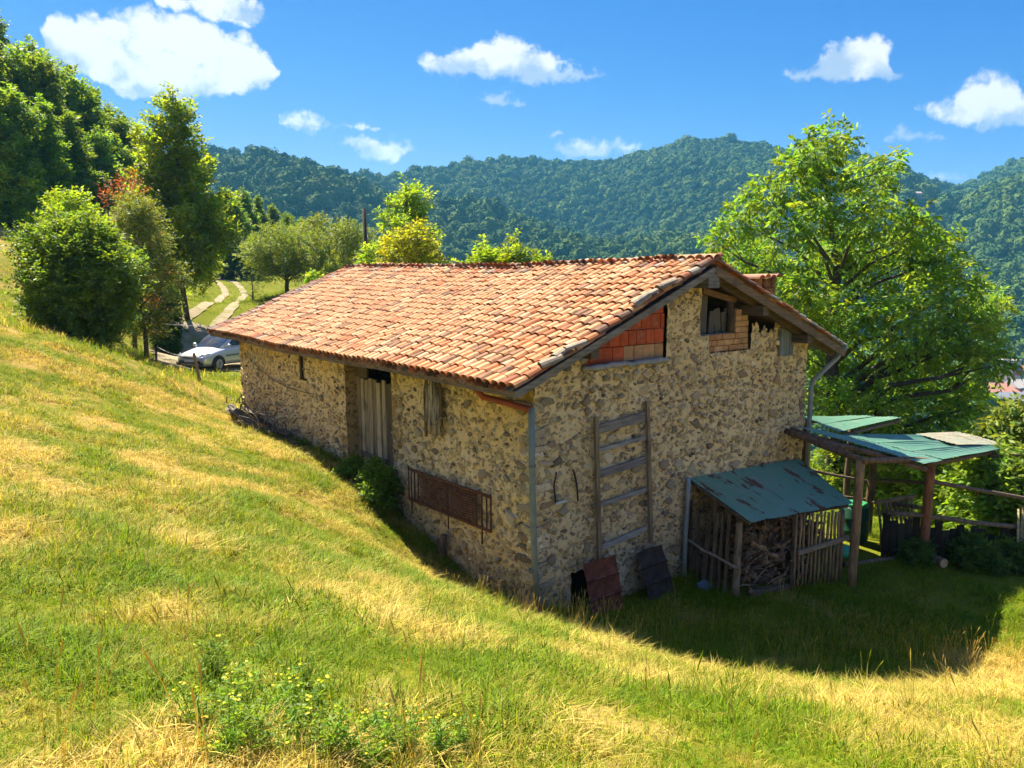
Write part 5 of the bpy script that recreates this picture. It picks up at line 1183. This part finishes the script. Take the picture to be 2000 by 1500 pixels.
# green shrub at the door
b0 = np.array((-.45, 4.35, G(-.45, 4.35)-.05)); cl = round_clumps(b0, .85, .34, 12, 91, .1, .36)
tree('door_shrub', b0, (b0[0], b0[1], b0[2]+.7), cl, .03, dict(n_spray=900, k=6, ll=.09, lw=.045, sl=.16, up=.5, shell=.45), LEAF['bush'], 'leafy green shrub growing at the foot of the plank door', 'bush', seed=92, crown_name='foliage')
b0 = np.array((-.35, 5.6, G(-.35, 5.6)-.05)); cl = round_clumps(b0, .5, .32, 10, 93, .1, .36)
tree('door_weeds', b0, (b0[0], b0[1], b0[2]+.4), cl, .02, dict(n_spray=380, k=6, ll=.09, lw=.04, sl=.16, up=.8), LEAF['bush'], 'clump of weeds on the threshold of the plank door', 'weeds', seed=94, crown_name='foliage')
for k, (x_, y_, r_, h_, lab) in enumerate(((9.75, -2.75, .5, .62, 'dark bramble at the foot of the board wall beside the thick post'), (10.5, -3.25, .55, .55, 'dark bramble at the foot of the board wall before the planks'), (8.75, -1.95, .35, .42, 'small dark weed clump left of the thick post'))):
    b0 = np.array((x_, y_, G(x_, y_)-.05)); cl = round_clumps(b0, h_, r_, 10, 95+k, .1, .36)
    tree('bramble', b0, (b0[0], b0[1], b0[2]+h_*.6), cl, .02, dict(n_spray=900, k=6, ll=.09, lw=.045, sl=.16, up=.5), LEAF['dark'], lab, 'bush', 'brambles by the board wall', seed=97+k, crown_name='foliage')
# ------------------------------------------------------------------ silver car on the track
def car(loc, rz):
    t = thing('parked_car', loc, 'silver compact family car parked behind the far house corner', 'car', rz=rz)
    # stations along x (front = +x): x, half width, sill z, shoulder z, centre z
    S = [(2.06, .55, .36, .52, .56), (2.02, .70, .26, .62, .68), (1.9, .80, .22, .70, .77), (1.6, .855, .2, .78, .87), (1.2, .87, .2, .86, .96), (.85, .875, .2, .92, 1.02), (.3, .88, .2, .95, .98), (-.5, .88, .2, .97, 1.0), (-1.3, .875, .2, .99, 1.02), (-1.75, .85, .22, 1.0, 1.04), (-2.0, .78, .28, .98, 1.0), (-2.08, .66, .4, .9, .92)]
    V = []; F = []
    for (x, w_, z0, zs, zc) in S:
        half = [(.0, z0), (w_*.9, z0), (w_*.985, z0+.12), (w_, (z0+zs)/2), (w_*.985, zs-.08), (w_*.93, zs), (w_*.6, zs+(zc-zs)*.75), (0, zc)]
        ring = half+[(-y, z) for y, z in half[-2:0:-1]]; V += [(x, y, z) for y, z in ring]
    n_ = 14
    for i in range(len(S)-1): F += [(i*n_+j, i*n_+(j+1) % n_, (i+1)*n_+(j+1) % n_, (i+1)*n_+j) for j in range(n_)]
    F += [tuple(range(n_))[::-1], tuple(range((len(S)-1)*n_, len(S)*n_))]
    o = obj('body', mesh_np('body', V, F, M['paint'], smooth=True), t); md = o.modifiers.new('round', 'SUBSURF'); md.levels = md.render_levels = 1
    # cabin
    Cc = [(1.02, .60, .90, .93), (.45, .76, .95, 1.30), (.1, .79, .95, 1.47), (-.4, .80, .95, 1.54), (-1.0, .79, .96, 1.53), (-1.6, .75, .98, 1.42), (-1.98, .66, .98, 1.08)]
    V = []; F = []
    for (x, w_, zb, zt) in Cc:
        wt = w_-.16*min(1, (zt-zb)/.55); half = [(w_, zb), (w_-.04*(zt-zb)/.5, zb+(zt-zb)*.45), (wt+.03, zb+(zt-zb)*.86), (wt*.8, zt-.02), (0, zt)]
        V += [(x, y, z) for y, z in half]+[(x, -y, z) for y, z in half[-2::-1]]
    n_ = 9
    for i in range(len(Cc)-1): F += [(i*n_+j, i*n_+j+1, (i+1)*n_+j+1, (i+1)*n_+j) for j in range(n_-1)]
    o = obj('cabin', mesh_np('cabin', V, F, M['paint'], smooth=True), t)
    def pane(nm, P, mat='carglass'): return obj(nm, mesh_np(nm, P, [tuple(range(len(P)))], M[mat]), t)
    Wd = []
    for (x, wb, z) in ((.99, .63, .965), (.48, .655, 1.305), (.15, .61, 1.475)):
        Wd += [(x+.03, q*wb, z+.02-.03*abs(q)**2) for q in (-1, -.5, 0, .5, 1)]
    obj('windscreen', mesh_np('windscreen', Wd, [(i*5+j, i*5+j+1, (i+1)*5+j+1, (i+1)*5+j) for i in range(2) for j in range(4)], M['carglass'], smooth=True), t)
    for s_ in (1, -1):
        pane('side_window', [(.62, s_*.79, 1.0), (-.35, s_*.825, 1.0), (-.35, s_*.725, 1.43), (.12, s_*.72, 1.40)])
        pane('side_window', [(-.42, s_*.825, 1.0), (-1.25, s_*.82, 1.01), (-1.2, s_*.72, 1.42), (-.42, s_*.725, 1.43)])
        pane('side_window', [(-1.31, s_*.81, 1.02), (-1.75, s_*.76, 1.04), (-1.5, s_*.70, 1.36), (-1.27, s_*.715, 1.41)])
        m_ = MB(); m_.tube([(.75, s_*.84, .99), (.72, s_*.97, 1.04), (.70, s_*1.02, 1.05)], [.04, .09, .06], 8, (1, 1, 1)); m_.build('wing_mirror', M['paint'], t, smooth=True)
        pane('headlight', [(2.03, s_*.48, .66), (1.93, s_*.74, .68), (1.72, s_*.86, .76), (1.74, s_*.78, .81), (1.95, s_*.52, .76)], 'lamp')
        m_ = MB(); m_.box((2.05, s_*.62, .36), (.05, .2, .1), tint=(.05, .05, .05)); m_.build('fog_lamp', M['plain'], t)
        for x in (1.28, -1.28):
            wl = obj('wheel', None, t); m_ = MB(); y0, y1 = s_*.72, s_*.90
            m_.tube([(x, y0, .31), (x, y0+s_*.03, .31), (x, y1-s_*.03, .31), (x, y1, .31)], [.27, .31, .31, .27], 22, (.02, .02, .022)); m_.build('tyre', M['plain'], wl, smooth=True)
            m_ = MB(); m_.tube([(x, y1-s_*.02, .31), (x, y1+s_*.004, .31)], [.205, .19], 18, (.38, .39, .4))
            for q in range(5):
                a = q*2*math.pi/5; m_.beam((x, y1+s_*.008, .31), (x+.18*math.cos(a), y1+s_*.008, .31+.18*math.sin(a)), .05, .02, (.2, .2, .21))
            m_.build('rim', M['plain'], wl)
            m_ = MB(); th = np.linspace(-.1, math.pi+.1, 14); m_.tube([(x+.345*math.cos(q), s_*.865, .31+.345*math.sin(q)) for q in th], .03, 5, (.015, .015, .015)); m_.build('wheel_arch', M['plain'], t)
        m_ = MB(); m_.box((-.1, s_*.892, .62), (1.9, .02, .05), tint=(.12, .12, .13)); m_.build('side_moulding', M['plain'], t)
        m_ = MB(); m_.box((-.38, s_*.884, .68), (.012, .012, .6), tint=(.05, .05, .05)); m_.build('door_gap', M['plain'], t)
        m_ = MB(); m_.box((-.18, s_*.895, .88), (.2, .03, .03), tint=(.5, .52, .55)); m_.build('door_handle', M['plain'], t)
    m_ = MB(); m_.box((2.055, 0, .43), (.05, 1.15, .13), tint=(.03, .03, .035)); m_.build('grille', M['plain'], t)
    m_ = MB(); m_.box((2.05, 0, .63), (.05, .7, .045), tint=(.04, .04, .045)); m_.build('upper_grille', M['plain'], t)
    m_ = MB(); m_.box((2.09, 0, .50), (.02, .5, .11), tint=(.7, .7, .68)); m_.build('number_plate', M['plain'], t)
    return t
def lamp_mat():
    m, n = new_mat('headlight_glass'); finish(n, n.n('ShaderNodeBsdfPrincipled', {'Base Color': (.5, .53, .56, 1), 'Roughness': .08, 'Metallic': .5}).outputs[0]); return m
M['lamp'] = lamp_mat()
cz = G(3.2, 25.6)
car((3.35, 25.9, cz+.05), math.atan2(-.50, -.866))
# ------------------------------------------------------------------ meadow grass
def grassmat():
    m, n = new_mat('meadow_grass')
    dry = n.n('ShaderNodeAttribute', attribute_name='dry', attribute_type='INSTANCER').outputs['Fac']
    t = n.n('ShaderNodeAttribute', attribute_name='tint').outputs[0]; sp = n.n('ShaderNodeSeparateColor', {0: t}).outputs
    k = n.m('ADD', n.m('ADD', dry, .02), n.m('MULTIPLY', n.m('SUBTRACT', sp[0], .5), 1.1))
    c = n.mix(n.ramp(k, .12, .62), (.15, .25, .008), (.33, .33, .014))
    c = n.mix(n.ramp(k, .5, .98), c, (.58, .45, .12))
    v_ = n.m('ADD', .42, n.m('MULTIPLY', sp[1], 1.05)); c = n.v('MULTIPLY', c, n.n('ShaderNodeCombineXYZ', {0: v_, 1: v_, 2: v_}).outputs[0])
    d = n.n('ShaderNodeBsdfPrincipled', {'Base Color': c, 'Roughness': .6, 'Specular IOR Level': .12})
    x = n.n('ShaderNodeMixShader', {0: .42, 1: d.outputs[0], 2: n.n('ShaderNodeBsdfTranslucent', {'Color': n.v('MULTIPLY', c, (1.25, 1.2, .75))}).outputs[0]})
    finish(n, x.outputs[0]); return m
M['grass'] = grassmat()
def tuft(seed, nb, h0, h1, spread, wdt, lean=.6, seg=3, dryb=0):
    g = np.random.default_rng(seed); V = []; F = []; T = []
    for b_ in range(nb):
        a = g.uniform(0, 6.283); r_ = spread*math.sqrt(g.random()); p = np.array((r_*math.cos(a), r_*math.sin(a), -.02)); h_ = g.uniform(h0, h1)
        da = a+g.normal(0, .9); d = np.array((math.cos(da), math.sin(da), 0)); s_ = np.array((-d[1], d[0], 0)); ln = lean*g.uniform(.2, 1.5); w_ = wdt*g.uniform(.6, 1.3)
        col = (g.random()+dryb, g.random(), 0); n0 = len(V)
        for i in range(seg+1):
            t = i/seg; q = p+np.array((0, 0, 1))*h_*(t-.38*ln*t*t)+d*h_*ln*t*t*.9
            if i < seg: V += [q-s_*w_*(1-.75*t)/2, q+s_*w_*(1-.75*t)/2]; T += [col, col]
            else: V.append(q); T.append(col)
        for i in range(seg-1): F.append((n0+2*i, n0+2*i+1, n0+2*i+3, n0+2*i+2))
        F.append((n0+2*seg-2, n0+2*seg-1, n0+2*seg))
    return mesh_np('tuft', V, F, M['grass'], np.array(T))
def seedhead(seed):
    g = np.random.default_rng(seed); mb = MB()
    for k in range(3):
        a = g.uniform(0, 6.28); d = np.array((math.cos(a), math.sin(a), 0)); h_ = g.uniform(.35, .62); t = np.linspace(0, 1, 6); P = [d*(.04+.18*q*q*h_)+np.array((0, 0, h_*(q-.12*q*q))) for q in t]
        mb.tube(P, [.0025, .002, .002, .002, .0015, .001], 3, (.95, .8, 0), cap=False); q = P[-2]; mb.tube([q, q+(P[-1]-q)*.6, P[-1]+np.array((0, 0, .01))], [.002, .006, .001], 4, (1.0, .6, 0), cap=False)
    return mb.mesh('seedhead', M['grass'])
tv = [source('tuft', tuft(1, 26, .06, .15, .11, .011, 1.0)), source('tuft', tuft(2, 22, .10, .24, .10, .010, 1.0)), source('tuft', tuft(3, 30, .05, .13, .14, .012, 1.3)), source('tuft', tuft(4, 18, .12, .30, .08, .0065, .7)), source('seedhead', seedhead(5)), source('seedhead', seedhead(6)),
      source('tuft', tuft(7, 14, .10, .20, .16, .016, .9)), source('tuft', tuft(8, 12, .2, .42, .22, .024, .8)), source('flat_straw', tuft(9, 20, .10, .22, .14, .008, 2.3, dryb=.45)), source('rosette', tuft(10, 12, .05, .12, .03, .030, 1.7, dryb=-.5))]
def ring(r0, r1, dens, half=math.radians(41)):
    n_ = int(half*(r1*r1-r0*r0)*dens); a = rng.uniform(-half, half, n_)+YAWC; r_ = np.sqrt(rng.uniform(r0*r0, r1*r1, n_))
    return CAM[0]+r_*np.sin(a), CAM[1]+r_*np.cos(a)
def ok_place(x, y, pad=.05):
    k = ~((x > -pad) & (x < W_+pad) & (y > -pad) & (y < L_+pad)); k &= ~((x > 3.7) & (x < 6.4) & (y > -1.35) & (y < 0)); k &= ~((x > 6.6) & (x < 9.3) & (y > -1.6) & (y < 2))
    return k
def slopes(x, y):
    e = .15; zx = (terr(x+e, y)-terr(x-e, y))/(2*e); zy = (terr(x, y+e)-terr(x, y-e))/(2*e); return zx, zy
def meadow(name, rings, label, vi, vp, sc, tall=0):
    xs, ys = [], []
    for (r0, r1, d_) in rings: x, y = ring(r0, r1, d_); xs.append(x); ys.append(y)
    x = np.concatenate(xs); y = np.concatenate(ys); k = ok_place(x, y)
    rd = road_dist(x, y); k &= ~(((rd < 2.7) & (y < 40.5)) | ((np.abs(rd-.8) < .3) & (y >= 40.5)))
    cover = -.15+1.9*fbm(x*1.4, y*1.4, 77, 3); k &= rng.random(len(x)) < cover
    x, y = x[k], y[k]; z = terr(x, y); d = dryness(x, y); n_ = len(x)
    s_ = sc*rng.uniform(.55, 1.45, n_)*(.25+1.65*fbm(x*1.1, y*1.1, 88, 3))
    s_ = s_*(.72+.28*sstep(3, 9, np.hypot(x-CAM[0], y-CAM[1])))
    rot = np.column_stack([rng.normal(0, .12, n_), rng.normal(0, .12, n_), rng.uniform(0, 6.283, n_)])
    idx = rng.choice(vi, n_, p=vp)
    lip = np.exp(-((y+.8+.78*np.maximum(x-.2, 0))/1.0)**2)*(x > -1.2)*(x < 5.5)*(y > -7)
    if tall: idx = np.where((rng.random(n_) < .002+.16*lip), rng.choice([4, 5], n_), idx)
    if tall:
        idx = np.where(rng.random(n_) < .35*sstep(.35, .8, d), 8, idx); idx = np.where(rng.random(n_) < .10*sstep(.55, .2, d), 9, idx)
    s_ = np.where((idx == 4) | (idx == 5), rng.uniform(.6, 1.0, n_), s_)
    return scatter(name, np.column_stack([x, y, z]), rot, np.column_stack([s_, s_, s_*rng.uniform(.8, 1.25, n_)]), idx, d+rng.normal(0, .2, n_)+.55*(fbm(x*3.1, y*3.1, 99, 2)-.5), tv, label, 'grass')
meadow('meadow_grass', [(1.2, 5, 760), (5, 9, 560), (9, 16, 280), (16, 24, 150)], 'short sun-bleached meadow grass of the bank round the house', [0, 1, 2, 3], [.32, .24, .34, .10], .60, tall=1)
meadow('far_grass', [(24, 40, 45), (40, 70, 20), (70, 110, 8)], 'grass of the slopes and meadow beyond the house', [6, 7], [.7, .3], .6)
# nettles and rank grass along the foot of the walls
yy = rng.uniform(.1, 13.5, 500); xx = rng.uniform(.1, 7.4, 420); wx = np.concatenate([-np.abs(rng.normal(.10, .16, 500))-.05, xx]); wy = np.concatenate([yy, -np.abs(rng.normal(.12, .16, 420))-.05])
kk = fbm(wx*1.3+5, wy*1.3, 66, 2) > .42; kk &= ~((wx > .8) & (wx < 3.1) & (wy < -.02) & (wy > -.6)); wx, wy = wx[kk], wy[kk]; n_ = len(wx); ss = rng.uniform(.7, 1.5, n_)
scatter('wall_weeds', np.column_stack([wx, wy, terr(wx, wy)]), np.column_stack([rng.normal(0, .15, n_), rng.normal(0, .15, n_), rng.uniform(0, 6.28, n_)]), np.column_stack([ss, ss, ss]), rng.choice([1, 3, 9, 9], n_), rng.uniform(-.1, .35, n_), tv, 'rank green weeds along the foot of the house walls', 'weeds')
# yellow-flowered weeds in the foreground
M['petal'] = leafmat('yellow_petal', (.75, .60, .02), .35)
M['weed'] = leafmat('weed_leaf', (.16, .26, .028), .45)
def weed(seed):
    g = np.random.default_rng(seed); st_ = MB(); fl = MB(); cl = []
    for k in range(9):
        a = g.uniform(0, 6.28); r_ = g.uniform(.02, .16); h_ = g.uniform(.26, .5); b_ = np.array((r_*math.cos(a)*.5, r_*math.sin(a)*.5, 0)); tp = np.array((r_*math.cos(a)*1.5, r_*math.sin(a)*1.5, h_))
        P = [b_, b_+(tp-b_)*.5+np.array((0, 0, .03)), tp]; st_.tube(P, [.004, .0035, .002], 4, (.9, 1, .8), cap=False)
        for q in np.linspace(.1, .9, 5): c = b_+(tp-b_)*q; cl.append((*c, .045*(1.2-q*.6), .04))
        if k == 0 or g.random() < .42:
            for q in range(g.integers(1, 4)):
                c = tp+g.normal(0, .022, 3)*np.array((1, 1, .4)); n_ = 6
                ringp = [c+np.array((math.cos(i*2*math.pi/n_)*.013, math.sin(i*2*math.pi/n_)*.013, .002)) for i in range(n_)]; fl.add([c+np.array((0, 0, .006))]+ringp, [(0, 1+i, 1+(i+1) % n_) for i in range(n_)])
    V, F, T = foliage(cl, 230, 5, .055, .016, .06, up=.6, seed=seed, vary=.4)
    return st_.mesh('stem', M['weed']), mesh_np('leaves', V, F, M['weed'], T), fl.mesh('flowers', M['petal'])
wm = [weed(200+k) for k in range(4)]
gq = np.random.default_rng(17)
for (u, v, s_) in ((420,1330,1.0),(455,1390,1.1),(400,1430,1.0),(500,1450,1.15),(560,1400,1.1),(600,1430,1.2),(540,1480,1.1),(620,1480,1.2),(450,1480,1.0),(580,1350,.9),(740,1440,.9),(770,1470,1.0),(860,1480,.85),(720,1490,1.0),(900,1460,.7)):
    d = at(u, v, 1)-CAM; tt = np.arange(2, 12, .02); Q = CAM+d*tt[:, None]; hit = np.argmax(Q[:, 2] < terr(Q[:, 0], Q[:, 1])); p = Q[hit]
    k = int(gq.integers(4)); t = thing('flowering_weed', (p[0], p[1], p[2]-.02), 'leafy weed with small yellow flowers in the foreground grass', 'weed', 'yellow-flowered weeds in the foreground', gq.uniform(0, 6)); t.scale = (s_*.52,)*3
    obj('stem', wm[k][0], t); obj('leaves', wm[k][1], t); tag(obj('flowers', wm[k][2], t), kind='stuff')
# ------------------------------------------------------------------ summer haze
m_, n_ = new_mat('haze')
vol = n_.n('ShaderNodeVolumePrincipled', {'Color': (.14, .55, 1.0, 1), 'Density': .00019, 'Anisotropy': .2})
n_.t.links.new(vol.outputs[0], n_.n('ShaderNodeOutputMaterial').inputs['Volume'])
b = MB(); b.box((300, 600, 0), (5600, 5600, 700)); tag(b.build('haze', m_), kind='stuff')
